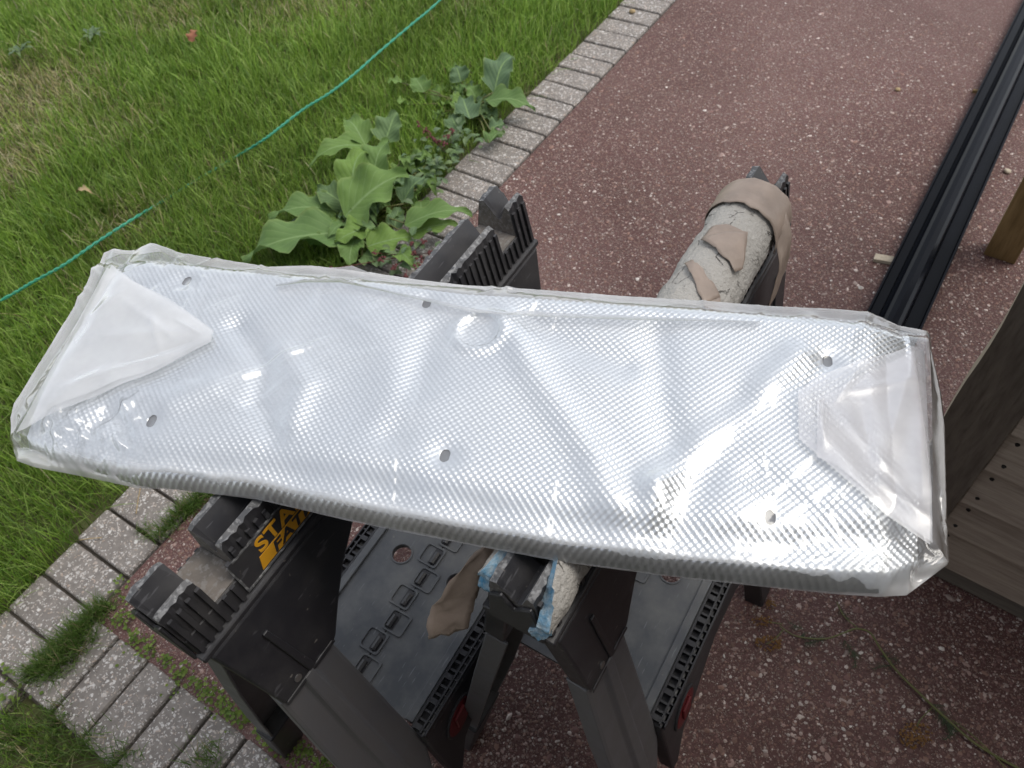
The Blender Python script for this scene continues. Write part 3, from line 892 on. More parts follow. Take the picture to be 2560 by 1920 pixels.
def legpt(x, z, s, d=0.0):
    """point of the sloping leg plane: s=+1 right side, d = distance outwards"""
    p = .045 + .18 * (.9 - z) / .9
    return c3(x, s * (p + d * .98), z + d * .196)


def plate(mb, outline, s, d0, d1, mi=0):
    a = [legpt(x, z, s, d0) for x, z in outline]; b = [legpt(x, z, s, d1) for x, z in outline]
    n = len(a)
    mb.add(a + b, [tuple(range(n)), tuple(range(2 * n - 1, n - 1, -1))] + [(i, n + i, n + (i + 1) % n, (i + 1) % n) for i in range(n)], mi)


def text_mesh(txt, size):
    cu = bpy.data.curves.new('t', 'FONT'); cu.body = txt; cu.size = size; cu.offset = size * .022; cu.extrude = .0003; cu.space_character = 1.05
    to = bpy.data.objects.new('t', cu); COL.objects.link(to)
    dg = bpy.context.evaluated_depsgraph_get(); me = bpy.data.meshes.new_from_object(to.evaluated_get(dg))
    bpy.data.objects.remove(to); bpy.data.curves.remove(cu); return me


def make_horse(badge):
    r = np.random.default_rng(9)
    e = empty('sawhorse', (0, 0, 0))
    # --- rail: base bar and three grooved blocks between the notches
    rail = MB()
    base = [(-.040, .905), (-.034, .945), (.034, .945), (.040, .905)]
    rail.loft([[c3(x, p, z) for p, z in base] for x in (0.0, HL)])
    o = rail.build('rail', [M['black']], e, bevel=.002)
    for k, (x0, x1) in enumerate(((0.0, .050), (.094, .672), (.716, HL))):
        n = max(3, int((x1 - x0) / .006)); rings = []
        for i in range(n + 1):
            x = x0 + (x1 - x0) * i / n
            j = r.normal(0, .0011, 6) if 0 < i < n else r.normal(0, .0006, 6)
            ch = .004 if (i == 0 or i == n) else 0.0
            prof = [(-.0335, .9455), (-.027 + j[0], .998 + j[1] - ch), (-.0185, 1.0 - ch * .5), (.004, .970), (.009, .972), (.018, 1.0 - ch * .5), (.026 + j[2], .998 + j[3] - ch), (.0335, .9455)]
            rings.append([c3(x, p, z) for p, z in prof])
        b = MB(); m = len(rings[0])
        vs = [q for rr in rings for q in rr]; fs = []; mi = []
        for a in range(n):
            for i in range(m):
                jn = (i + 1) % m
                fs.append((a * m + i, a * m + jn, (a + 1) * m + jn, (a + 1) * m + i))
                mi.append(1 if i in (1, 5) else (1 if i in (4,) else 0))
        fs += [tuple(range(m))[::-1], tuple(n * m + i for i in range(m))]; mi += [2, 2]
        b.add(vs, fs); b.m = mi
        b.build('top_block', [M['black'], M['blackw'], M['notch']], e)
    for (x0, x1) in ((.0505, .0935), (.6725, .7155)):
        b = MB(); b.box(x0, x1, -.0325, .0325, .9452, .9475); b.build('notch_floor', M['notch'], e)
    # ribs and flange on both sides
    for s in (-1, 1):
        b = MB(); x = .004
        while x < HL - .006:
            inn = (.054 < x < .090) or (.676 < x < .712)
            top = .944 if inn else .986
            bot = .915
            if badge and s == 1 and .075 < x < .49: bot = .974
            if badge and s == 1 and .50 < x < .10: bot = top
            pt, pb = .0335 - (top - .945) * .145, .0335 + (.945 - bot) * .16
            b.hexa([c3(x, s * (pb - .001), bot), c3(x + .006, s * (pb - .001), bot), c3(x + .006, s * (pb + .0045), bot), c3(x, s * (pb + .0045), bot),
                    c3(x, s * (pt - .003), top), c3(x + .006, s * (pt - .003), top), c3(x + .006, s * (pt + .0035), top), c3(x, s * (pt + .0035), top)])
            x += .0135
        b.build('side_ribs', M['black'], e)
        b = MB(); b.hexa([c3(-.003, s * .034, .902), c3(HL + .003, s * .034, .902), c3(HL + .003, s * .0475, .902), c3(-.003, s * .0475, .902),
                          c3(-.003, s * .034, .9135), c3(HL + .003, s * .034, .9135), c3(HL + .003, s * .0465, .9115), c3(-.003, s * .0465, .9115)])
        b.build('flange', M['black'], e, bevel=.0015)
    # end caps: slightly proud plates
    for x0, x1 in ((-.006, -.0005), (HL + .0005, HL + .006)):
        b = MB(); b.prism([c3(x0, p, z) for p, z in ((-.036, .906), (-.028, .972), (-.012, .985), (.002, .962), (.012, .975), (.024, .985), (.031, .95), (.036, .906))], (x1 - x0, 0, 0)); b.build('end_cap', M['black'], e, bevel=.0015)
    # --- four legs: bracket, grey channel, foot
    for s in (-1, 1):
        for far in (0, 1):
            def X(x, z):
                if not far: return x
                return HL - x - .17 * (max(0, .9 - z) / .9)
            out = [(.004, .903), (.012, .80), (.016, .742), (.030, .728), (.108, .728), (.122, .738), (.155, .778), (.19, .815), (.232, .848), (.30, .903)]
            b = MB(); plate(b, [(X(x, z), z) for x, z in out], s, -.028, .004)
            br = b.build('leg_bracket', M['black'], e, bevel=.004, seg=2)
            b = MB()
            plate(b, [(X(.058, .86), .86), (X(.066, .742), .742), (X(.078, .742), .742), (X(.066, .86), .86)], s, .0035, .0075)
            plate(b, [(X(.020, .74), .741), (X(.112, .74), .741), (X(.116, .734), .733), (X(.018, .73), .733)], s, .0035, .0055)
            b.build('bracket_rib', M['black'], br, bevel=.001)
            b = MB(); q0 = np.array(legpt(X(.050, .752), .752, s, .0038)); q1 = np.array(legpt(X(.050, .752), .752, s, .0056)); b.tube([q0, q1], .0055, 12); b.build('rivet', M['screw'], br, smooth=False)
            # channel section lofted down the leg
            rings = []
            for z, xa, xb in ((.7405, .014, .112), (.55, -.002, .112), (.345, -.013, .110), (.26, -.016, .085), (.185, -.019, .052)):
                w = xb - xa
                sec = [(xa + .003, -.034), (xa, -.002), (xa + .006, .0), (xa + .36 * w, .0), (xa + .42 * w, .006), (xa + .58 * w, .006), (xa + .64 * w, .0), (xb - .006, .0), (xb, -.002), (xb - .003, -.034),
                       (xb - .007, -.034), (xb - .007, -.006), (xa + .007, -.006), (xa + .007, -.034)]
                rings.append([legpt(X(x, z), z, s, d) for x, d in sec])
            b = MB(); b.loft(rings); b.build('leg', M['greyleg'], e, bevel=.0012)
            rings = []
            for z, xa, xb, d in ((.215, -.022, .066, .002), (.10, -.026, .045, .003), (.012, -.030, .030, .004), (.0015, -.028, .028, .004)):
                rings.append([legpt(X(x, z), z, s, dd) for x, dd in ((xa, -.038), (xa, d), (xb, d), (xb, -.038))])
            b = MB(); b.loft(rings); b.build('foot', M['black'], e, bevel=.003)
    # --- side panels with red latch
    for s in (-1, 1):
        out = [(.108, .392), (.104, .20), (.125, .195), (.165, .25), (.24, .283), (.32, .318), (.42, .318), (.46, .29), (.52, .25), (.545, .22), (.56, .392)]
        b = MB(); plate(b, out, s, -.016, .012); pnl = b.build('side_panel', M['black'], e, bevel=.004, seg=2)
        for xc in (.178, .50):
            n = 22; a = .10
            def oval(rx, rz): return [(xc + rx * math.cos(t) + .4 * rz * math.sin(t), .322 + rz * math.sin(t)) for t in (2 * math.pi * k / n for k in range(n))]
            b = MB(); plate(b, oval(.038, .032), s, .0118, .0160); ring = b.build('latch_rim', M['black'], pnl, bevel=.001)
            b = MB(); plate(b, oval(.033, .0275), s, .0122, .0168); b.build('latch', M['red'], ring)
            b = MB(); plate(b, [(xc - .012, .337), (xc + .018, .341), (xc + .012, .312), (xc - .016, .309)], s, .0165, .0215); b.build('latch_grip', M['red'], ring, bevel=.0015)
        b = MB(); plate(b, [(.13, .386), (.13, .380), (.54, .380), (.54, .386)], s, .0122, .0165); b.build('panel_lip', M['black'], pnl, bevel=.001)
    # --- shelf with round holes
    zs = .40
    for s in (-1, 1):
        bm = bmesh.new()
        def loop(pts):
            v = [bm.verts.new(c3(x, p, zs)) for x, p in pts]; return [bm.edges.new((v[i], v[(i + 1) % len(v)])) for i in range(len(v))]
        p0, p1 = (.0012, .1335) if s > 0 else (-.1335, -.0012)
        ed = loop([(.118, p0), (.118, p1), (.60, p1), (.60, p0)])
        for hx in (.36,):
            hp = s * .0625
            ed += loop([(hx + .0185 * math.cos(2 * math.pi * k / 24), hp + .0185 * math.sin(2 * math.pi * k / 24)) for k in range(24)])
        bmesh.ops.triangle_fill(bm, edges=ed, use_beauty=True)
        g_ = bmesh.ops.extrude_face_region(bm, geom=bm.faces[:])
        for v in [q for q in g_['geom'] if isinstance(q, bmesh.types.BMVert)]: v.co.z -= .008
        bmesh.ops.recalc_face_normals(bm, faces=bm.faces)
        me = bpy.data.meshes.new('shelf'); bm.to_mesh(me); bm.free()
        sh = link_mesh('shelf', me, M['shelf'], e)
        # rim of the hole
        b = MB(); rr = [[c3(.36 + q * math.cos(2 * math.pi * k / 24), s * .0625 + q * math.sin(2 * math.pi * k / 24), z) for k in range(24)] for q, z in ((.0188, zs - .012), (.0188, zs + .002), (.0215, zs + .002), (.0215, zs + .0005))]
        b.loft(rr, caps=False); b.build('hole_rim', M['shelf'], sh, recalc=False)
        # raised border next to the lattice
        b = MB(); b.box(.118, .60, *sorted((-s * .118, -s * .133)), zs + .0002, zs + .006); b.build('border', M['shelf'], sh, bevel=.001)
        # hinge lattice on the outer edge
        b = MB()
        for q0, q1 in ((.1345, .1385), (.1515, .1545), (.161, .1635)):
            b.box(.112, .606, *sorted((-s * q0, -s * q1)), zs - .018, zs + .003)
        x = .114; k = 0
        while x < .60:
            wd = .004 if k % 3 else .009
            b.box(x, x + wd, *sorted((-s * .1386, -s * .1514)), zs - .016, zs + (.001 if k % 3 else .004))
            b.box(x + .004, x + .007, *sorted((-s * .1546, -s * .1609)), zs - .016, zs + .001)
            x += .0155; k += 1
        b.build('hinge_lattice', M['black'], sh)
    # latch row down the middle
    for k in range(10):
        x = .153 + k * .0462
        sg = 1 if k % 2 else -1
        lt = MB(); n = 0
        def rr(x0, x1, p0, p1, z, rad=.005):
            pts = []
            for cx, cp, a0 in ((x1 - rad, p1 - rad, 0), (x0 + rad, p1 - rad, 90), (x0 + rad, p0 + rad, 180), (x1 - rad, p0 + rad, 270)):
                for a in (0, 45, 90): pts.append(c3(cx + rad * math.cos(math.radians(a0 + a)), cp + rad * math.sin(math.radians(a0 + a)), z))
            return pts
        cp = sg * -.009
        lt.loft([rr(x - .021, x + .021, cp - .021, cp + .021, zs + .0004), rr(x - .021, x + .021, cp - .021, cp + .021, zs + .0032), rr(x - .0178, x + .0178, cp - .0178, cp + .0178, zs + .0032), rr(x - .0172, x + .0172, cp - .0172, cp + .0172, zs + .0009)], caps=False)
        fr = lt.build('latch_frame', M['shelf'], e, recalc=False)
        b = MB(); b.box(x - .0155, x + .0155, *sorted((-sg * -.0005 + .008, -sg * -.0005 - .008)), zs + .0008, zs + .0015); b.build('slot', M['black'], fr)
        b = MB(); b.tube([c3(x - .014, 0, zs + .0012), c3(x + .009, 0, zs + .0012)], .0062, 8); b.build('catch', M['black'], fr, smooth=False)
    # --- badge with lettering
    if badge:
        def side(x, z, d): return c3(x, .0335 + (.945 - z) * .15 + d, z)
        b = MB(); b.hexa([side(.085, .917, -.001), side(.48, .917, -.001), side(.48, .971, -.001), side(.085, .971, -.001), side(.085, .917, .002), side(.48, .917, .002), side(.48, .971, .002), side(.085, .971, .002)])
        bd = b.build('badge', M['black'], e, bevel=.0008)
        b = MB()
        for z0, z1, x0, x1 in ((.9165, .919, .083, .482), (.969, .9715, .083, .482), (.919, .969, .083, .086), (.919, .969, .479, .482)):
            b.hexa([side(x0, z0, .0018), side(x1, z0, .0018), side(x1, z1, .0018), side(x0, z1, .0018), side(x0, z0, .0034), side(x1, z0, .0034), side(x1, z1, .0034), side(x0, z1, .0034)])
        b.build('badge_rim', M['blackw'], bd)
        def place(me, x, z, d, mt, shear=0.0, sx=1.0):
            for v in me.vertices:
                px, pz, pd = v.co.x * sx, v.co.y, v.co.z
                q = side(x + px + shear * pz, z + pz, d + pd); v.co = q
            me.materials.clear()
            return link_mesh('lettering', me, mt, bd)
        place(text_mesh('STANLEY', .030), .122, .9435, .0026, M['yellow'], 0, 1.15)
        b = MB(); z0, z1, x0, x1 = .9215, .9405, .112, .31
        b.hexa([side(x0, z0, .0019), side(x1, z0, .0019), side(x1 + .006, z1, .0019), side(x0 + .006, z1, .0019), side(x0, z0, .0027), side(x1, z0, .0027), side(x1 + .006, z1, .0027), side(x0 + .006, z1, .0027)])
        b.build('badge_bar', M['yellow'], bd)
        place(text_mesh('FATMAX', .0225), .135, .9235, .0031, M['black'], .3, 1.3)
    return e


def copy_tree(o, parent=None):
    c = o.copy(); COL.objects.link(c)
    if parent is not None: c.parent = parent
    for ch in [q for q in bpy.data.objects if q.parent == o]: copy_tree(ch, c)
    return c


hl = make_horse(True)
hr = copy_tree(hl)
hl.location = (-.424 + .004, .357 + .006, 0); hl.rotation_euler = (0, 0, math.pi / 2 - math.radians(37.0))
tag(hl, 'black plastic sawhorse with bare notched rail and yellow lettering', 'sawhorse', 'pair of sawhorses carrying the panel')
hr.location = (-.030, .326, 0); hr.rotation_euler = (0, 0, math.pi / 2 - math.radians(37.4))
tag(hr, 'black plastic sawhorse whose rail is wrapped in grey foam', 'sawhorse', 'pair of sawhorses carrying the panel')


# ------------------------------------------------------------------ foam pipe lagging on the right sawhorse
fe = empty('foam_lagging', (hr.location.x, hr.location.y, 0), hr.rotation_euler[2])
tag(fe, 'weathered grey foam pipe lagging taped over the sawhorse rail', 'foam')
FR, FZ = .0505, .965


def foam_part():
    nx, na = 120, 46
    xs = np.linspace(.0, .688, nx); t = np.linspace(0, 1, na)
    X = np.zeros((nx, na)); Y = np.zeros((nx, na)); Z = np.zeros((nx, na))
    def surf(rad, jag, seed):
        a0 = math.radians(-52); a1 = math.radians(208)
        A_ = a0 + (a1 - a0) * t[None, :] + 0 * xs[:, None]
        R_ = rad + .0060 * (fbm(xs[:, None] + 0 * A_, A_ * .05, 30, seed, 4) - .5) + .002 * (noise(xs[:, None] + 0 * A_, A_ * .05, 120, seed + 3) - .5)
        # ragged near end
        st = .054 * np.exp(-((A_ - 1.62) / .85) ** 4) - .012 * (A_ < .5) + .016 * (noise(A_ * 5, 0 * A_, 1.0, 5) - .5) + .009 * noise(A_ * 17, 0 * A_, 1, 9)
        xx = st + xs[:, None] * (.688 - st) / .688
        flat = np.clip((np.abs(A_ - math.pi / 2)) / .9, 0, 1)
        sq = 1.0 + 0 * flat
        return np.stack([xx, -R_ * np.cos(A_) * .98, FZ + R_ * np.sin(A_) * sq], -1)
    O = surf(FR, .05, 1); I = surf(FR - .016, .05, 1)
    o = grid_mesh('foam_skin', O, M['foam'], fe)
    i = grid_mesh('foam_core', I[:, ::-1], M['foamblue'], fe)
    # ragged blue ends and lips
    for nm, (a, b) in (('near_end', (O[0], I[0])), ('far_end', (O[-1], I[-1])), ('slit_edge', (O[:, 0], I[:, 0])), ('slit_edge', (O[:, -1], I[:, -1]))):
        k = 5; w = np.linspace(0, 1, k)[:, None, None]
        G = a[None] * (1 - w) + b[None] * w
        if 'end' in nm: G[1:-1, :, 0] += .004 * (rng.random(G[1:-1, :, 0].shape) - .5) * (1 if nm == 'near_end' else 0.4)
        grid_mesh(nm, G, M['foamblue'] if nm != 'far_end' else M['foam'], fe)


foam_part()


def tape_patch(name, poly, lift=.0022, n=9, parent=fe):
    """poly: quad in (x along rail, angle deg) corners a,b,c,d"""
    a, b, c, d = [np.array(q, float) for q in poly]
    u = np.linspace(0, 1, n)[:, None, None]; v = np.linspace(0, 1, n + 6)[None, :, None]
    Q = (a * (1 - u) + d * u) * (1 - v) + (b * (1 - u) + c * u) * v
    x, an = Q[..., 0], np.radians(Q[..., 1])
    x = x + .010 * (fbm(an * 5, x * 12, 1, 3) - .5)
    R_ = FR + lift + .0024 * fbm(x * 60, an * 4, 1, 6) + .0012 * noise(x * 260, an * 11, 1, 8)
    P = np.stack([x, -R_ * np.cos(an), FZ + R_ * np.sin(an)], -1)
    o = grid_mesh(name, P, M['tape'], parent)
    s = o.modifiers.new('s', 'SOLIDIFY'); s.thickness = .0008
    return o


tape_patch('tape', [(.648, 205), (.628, -10), (.700, -18), (.694, 205)], .003, n=14)
tape_patch('tape', [(.553, 122), (.516, 52), (.534, 44), (.590, 66)], .0028)
tape_patch('tape', [(.590, 66), (.555, 95), (.553, 122), (.585, 118)], .0026)
tape_patch('tape', [(.500, 124), (.440, 66), (.466, 52), (.506, 112)], .0028)
tape_patch('tape', [(.440, 66), (.395, 22), (.405, 2), (.466, 52)], .0028)


def sheet(name, ctl, mt, parent, w_axis, thick=.0008, seed=0):
    """bent strip through control points ctl [(p, halfwidth)], world-free local coordinates"""
    n = 22; m = 7
    P0 = np.array([c[0] for c in ctl], float); hw = np.array([c[1] for c in ctl], float); tt = np.linspace(0, 1, len(ctl)); q = np.linspace(0, 1, n)
    C = np.stack([np.interp(q, tt, P0[:, k]) for k in range(3)], 1); Hh = np.interp(q, tt, hw)
    w = np.linspace(-1, 1, m)
    ax = np.array(w_axis, float); ax /= np.linalg.norm(ax)
    G = C[:, None, :] + ax[None, None, :] * (Hh[:, None] * w[None, :])[..., None]
    r = fbm(q[:, None] * 9, w[None, :] * 3, 1, seed, 3) * .9 - .45
    G = G + r[..., None] * np.array([.004, .008, .006])
    o = grid_mesh(name, G, mt, parent); s = o.modifiers.new('s', 'SOLIDIFY'); s.thickness = thick
    return o


# loose tape hanging down the right side and at the near left
sheet('loose_tape', [((.66, -.050, .985), .020), ((.645, -.068, .955), .024), ((.62, -.074, .90), .03), ((.585, -.070, .84), .03), ((.56, -.066, .79), .025)], M['tape'], fe, (1, 0, .35), seed=4)
sheet('loose_tape', [((.47, -.048, .95), .03), ((.46, -.058, .90), .045), ((.455, -.062, .85), .045)], M['tape'], fe, (1, 0, .1), seed=6)
sheet('loose_tape', [((.045, .050, .985), .010), ((.020, .064, .948), .020), ((-.008, .082, .895), .027), ((-.026, .086, .862), .027), ((-.034, .084, .842), .025)], M['tape'], fe, (.62, -.75, .1), seed=8)

# ------------------------------------------------------------------ embossed aluminium panel
ZP = 1.018
def bline(pts, n, z):
    P = np.array([U(x, y, z) for x, y in pts]); d = np.r_[0, np.cumsum(np.linalg.norm(np.diff(P, axis=0), axis=1))]; q = np.linspace(0, d[-1], n)
    return np.stack([np.interp(q, d, P[:, k]) for k in range(3)], 1)


def coons(bk, fr, lf, rg):
    u_ = np.linspace(0, 1, len(bk))[:, None, None]; v_ = np.linspace(0, 1, len(lf))[None, :, None]
    return (bk[:, None] * (1 - v_) + fr[:, None] * v_) + (lf[None] * (1 - u_) + rg[None] * u_) - (
        (1 - u_) * (1 - v_) * bk[0] + u_ * (1 - v_) * bk[-1] + (1 - u_) * v_ * fr[0] + u_ * v_ * fr[-1])


nu, nv = 800, 236
FB = bline([(312, 664), (470, 684), (690, 714), (900, 728), (1060, 752), (1170, 768), (1500, 786), (1900, 812), (2268, 834)], nu, ZP)
FF = bline([(66, 1120), (130, 1152), (200, 1166), (340, 1203), (640, 1234), (880, 1289), (1150, 1342), (1400, 1389), (1650, 1423), (1900, 1451), (2100, 1470), (2220, 1472), (2305, 1428)], nu, ZP)
FL_ = bline([(312, 664), (66, 1120)], nv, ZP); FR_ = bline([(2268, 834), (2300, 1428)], nv, ZP)
CBL, CBR, CFR, CFL = FB[0], FB[-1], FF[-1], FF[0]
pc = (CBL + CBR + CFR + CFL) / 4
EX = (CBR + CFR - CBL - CFL); EX[2] = 0; EX /= np.linalg.norm(EX); EY = np.array([EX[1], -EX[0], 0])     # EY towards the camera side (front)
PO = CBL.copy(); PO[2] = 0


def XY(P): d = np.asarray(P) - PO; return d @ EX, d @ EY


def pxl(x, y, z=1.045): return XY(U(x, y, z))


def seg_d(X, Y, a, b):
    ax, ay = a; bx, by = b; dx, dy = bx - ax, by - ay; l2 = dx * dx + dy * dy + 1e-12
    t = np.clip(((X - ax) * dx + (Y - ay) * dy) / l2, 0, 1)
    return np.hypot(X - ax - t * dx, Y - ay - t * dy), t


def poly_d(X, Y, pts):
    best = None
    for a, b in zip(pts[:-1], pts[1:]):
        d, _ = seg_d(X, Y, a, b); best = d if best is None else np.minimum(best, d)
    return best


FOLDS = [  # broad soft ridges (+) and hollows (-) of the sheet: photo path, half width m, height m
    ([(1268, 800), (1330, 920), (1480, 1130), (1570, 1340)], .020, .007),
    ([(1995, 885), (1840, 1040), (1700, 1150), (1640, 1210)], .018, .006),
    ([(1640, 1210), (1630, 1330)], .016, .006),
    ([(1640, 820), (1660, 1000), (1690, 1140)], .020, -.0045),
    ([(1860, 1000), (1760, 1180), (1700, 1300)], .022, -.005),
    ([(590, 810), (660, 900), (640, 1000), (690, 1080)], .018, -.006),
    ([(700, 870), (760, 960), (720, 1060)], .018, .005),
    ([(880, 760), (960, 860), (1000, 1010)], .028, .003),
    ([(1080, 820), (1040, 950), (980, 1080)], .022, -.0035),
    ([(1320, 790), (1450, 860), (1560, 900)], .020, -.004),
    ([(300, 960), (420, 1000), (520, 960)], .022, .005),
    ([(180, 1080), (260, 1030), (300, 1060)], .014, -.006),
    ([(2000, 1000), (2070, 1120), (2170, 1250)], .018, .004),
    ([(1900, 1180), (1980, 1240), (2100, 1330)], .02, -.004),
]
HOLES = [(462, 694), (1065, 750), (2072, 895), (373, 1045), (1110, 1131), (1930, 1282)]


def front_y(X):
    fx, fy = XY(FF); return np.interp(X, fx, fy)


def lip_line(X):
    """Y of the step down to the front flange, by place along the panel"""
    return front_y(X) - .040 + .006 * np.sin(X * 9 + .6) + .010 * np.exp(-((X - .30) / .16) ** 2) - .012 * np.clip((X - .62) / .3, 0, 1)


def foil_height(X, Y):
    h = .027 + .0045 * (fbm(X, Y, 7.0, 41, 2) - .5)
    for pts, w, a in FOLDS:
        d = poly_d(X, Y, [pxl(*q) for q in pts]); h = h + .95 * a * np.exp(-(d / w) ** 2)
    for x, y in HOLES:                               # sheet pulled down around the fixings
        hx, hy = pxl(x, y); h = h - .0035 * np.exp(-((X - hx) ** 2 + (Y - hy) ** 2) / .017 ** 2)
    cx, cy = pxl(1197, 822); rr = np.hypot(X - cx, Y - cy)
    h = h + .0030 * np.exp(-((rr - .030) / .008) ** 2) - .002 * (rr < .026)
    st = 1 / (1 + np.exp(-(Y - lip_line(X)) / .0080))
    h = h * (1 - st) + (.0125 + .0010 * np.sin(X * 60)) * st
    h = h - .019 * np.clip(1 - (front_y(X) - Y) / .016, 0, 1) ** 2          # dimples roll over the front edge
    # sag at the two ends and rear edge roll-off
    h = h - .014 * np.clip(1 - X / .045, 0, 1) ** 1.5 - .016 * np.clip(1 - (XR - X) / .05, 0, 1) ** 1.5
    h = h - .010 * np.clip(1 - (Y - .0) / .022, 0, 1) ** 1.6
    return h


YF = XY((CFL + CFR) / 2)[1]; XR = XY((CBR + CFR) / 2)[0]
BP = coons(FB, FF, FL_, FR_)
s_ = np.linspace(0, 1, nu)[:, None, None]; t_ = np.linspace(0, 1, nv)[None, :, None]
GX, GY = XY(BP)
SXY = (s_[..., 0] * 1.05 + 0 * t_[..., 0], t_[..., 0] * .315 + 0 * s_[..., 0])
hf = foil_height(GX, GY)
pit = .0086
ua = (SXY[0] + .10 * SXY[1]) * 2 * math.pi / pit; va = SXY[1] * 2 * math.pi / (pit * .94)
emb = np.cos(ua) * np.cos(va) + .25 * np.cos(2 * ua) * np.cos(2 * va)
emb = emb - .35 * np.exp(-(((ua / math.pi) % 2 - 0) ** 2 + ((va / math.pi) % 2) ** 2) / .02)
deep = .55 + .6 * fbm(GX, GY, 6, 51, 2)
flatn = np.zeros_like(GX)
for x, y in HOLES:
    hx, hy = pxl(x, y); flatn = np.maximum(flatn, np.exp(-(((GX - hx) ** 2 + (GY - hy) ** 2) / .013 ** 2)))
PF = BP.copy(); PF[..., 2] = BP[..., 2] - ZP + ZP - .004 + hf + emb * .00084 * deep * (1 - flatn)
for x, y in HOLES:                                   # clean rims: pull the nearest vertices onto the slot outline
    hx, hy = pxl(x, y); dy = np.clip(GY - hy, -.0028, .0028); qx, qy = GX - hx, GY - hy - dy; q = np.hypot(qx, qy); mk = (np.abs(q - .0054) < .00085)
    k = (.0054 / np.maximum(q, 1e-6) - 1) * mk
    PF += (qx * k)[..., None] * EX + (qy * k)[..., None] * EY
GX2, GY2 = XY(PF)
pe = empty('aluminium_sheet', (pc[0], pc[1], ZP)); tag(pe, 'embossed silver aluminium panel with slotted holes inside the clear bag', 'metal sheet')
cxm = .25 * (GX2[:-1, :-1] + GX2[1:, :-1] + GX2[1:, 1:] + GX2[:-1, 1:]); cym = .25 * (GY2[:-1, :-1] + GY2[1:, :-1] + GY2[1:, 1:] + GY2[:-1, 1:])
keep = np.ones_like(cxm, bool)
for x, y in HOLES:
    hx, hy = pxl(x, y); q = np.hypot(cxm - hx, np.maximum(0, np.abs(cym - hy) - .0028)); keep &= q > .0052
foil_o = grid_mesh('foil', PF - np.array(pe.location), M['foil'], pe, keep=keep)
G = np.stack([BP[::20, ::12, 0], BP[::20, ::12, 1], np.minimum(BP[::20, ::12, 2] - .001, 9)], -1)
hc = foil_height(*XY(G)); G2 = G.copy(); G2[..., 2] = ZP + np.maximum(.002, hc - .0075)
grid_mesh('fibre_core', G2 - np.array(pe.location), M['core'], pe)
grid_mesh('back_sheet', G[:, ::-1] - np.array(pe.location), M['foil'], pe)

# ------------------------------------------------------------------ clear bag around the panel
be = empty('plastic_bag', (pc[0], pc[1], ZP - .016)); tag(be, 'clear polythene bag with folded milky ends wrapped around the silver panel', 'plastic bag')
ZB = 1.004


NU, NV = 520, 160
back = bline([(262, 648), (300, 632), (345, 634), (400, 626), (470, 655), (690, 690), (800, 688), (900, 700), (1060, 724), (1170, 738), (1500, 758), (1700, 772), (1900, 788), (2070, 797), (2170, 806), (2326, 838)], NU, ZB)
frnt = bline([(40, 1150), (85, 1166), (200, 1188), (340, 1218), (440, 1222), (640, 1246), (880, 1302), (1150, 1355), (1400, 1402), (1650, 1436), (1900, 1464), (2100, 1484), (2200, 1490), (2268, 1486), (2372, 1408)], NU, ZB)
left = bline([(262, 648), (215, 765), (120, 920), (30, 1060), (24, 1100), (40, 1150)], NV, ZB)
rght = bline([(2326, 838), (2330, 900), (2352, 1000), (2362, 1080), (2364, 1250), (2372, 1408)], NV, ZB)
u_ = np.linspace(0, 1, NU)[:, None, None]; v_ = np.linspace(0, 1, NV)[None, :, None]
CO = coons(back, frnt, left, rght)
FX, FY = XY(CO)


def crease(X, Y, a, b, w, amp):
    d, t = seg_d(X, Y, a, b)
    return amp * np.clip(1 - d / w, 0, 1) * np.sin(np.pi * np.clip(t, .02, .98)) ** .5


def film_height(X, Y, seed=1):
    h0 = foil_height(np.clip(X, .002, XR - .002), np.clip(Y, .002, front_y(X) - .002))
    # taut film bridges hollows
    h = h0 + .0030
    h = h + .0012 * (fbm(X, Y, 18, 61, 3) - .4)
    r = np.random.default_rng(seed)
    spots = [((250, 1050), 95, 26, .0055), ((300, 690), 70, 14, .004), ((560, 700), 110, 16, .004), ((2190, 1400), 110, 30, .0060), ((2130, 860), 70, 10, .003),
             ((120, 1110), 60, 14, .005), ((980, 720), 90, 7, .003), ((1300, 760), 90, 7, .003), ((420, 1180), 90, 8, .004), ((1650, 1340), 90, 8, .004), ((2290, 1300), 60, 12, .005)]
    for (x, y), sp, n, a in spots:
        for k in range(n):
            c = np.array([x, y]) + r.normal(0, sp, 2) * np.array([1, .6]); an = r.uniform(0, math.pi); l = r.uniform(25, 95)
            p, q = c + l * np.array([math.cos(an), math.sin(an)]), c - l * np.array([math.cos(an), math.sin(an)])
            h = h + crease(X, Y, pxl(*p), pxl(*q), r.uniform(.005, .011), a * r.uniform(.35, 1.0))
    for k in range(26):
        c = np.array([r.uniform(400, 2100), r.uniform(740, 1350)]); an = r.uniform(-.9, .9) + (.6 if r.random() < .5 else -.5); l = r.uniform(60, 220)
        p, q = c + l * np.array([math.cos(an), math.sin(an)]), c - l * np.array([math.cos(an), math.sin(an)])
        h = h + crease(X, Y, pxl(*p), pxl(*q), r.uniform(.004, .009), r.uniform(.0006, .0020))
    # named creases in the photograph
    for p, q, w, a in (((545, 960), (840, 835), .008, .005), ((1190, 770), (1100, 890), .005, .0022), ((1050, 920), (1010, 1090), .004, .002), ((990, 1110), (965, 1270), .004, .0025),
                       ((1310, 790), (1345, 735), .006, .003), ((560, 1200), (440, 1140), .007, .005), ((610, 1225), (570, 1195), .006, .005), ((275, 1050), (300, 1130), .010, .007), ((2260, 1330), (2310, 1460), .009, .007), ((2090, 1450), (2160, 1350), .009, .007), ((2230, 1450), (2300, 1330), .008, .006)):
        h = h + crease(X, Y, pxl(*p), pxl(*q), w, a)
    return h


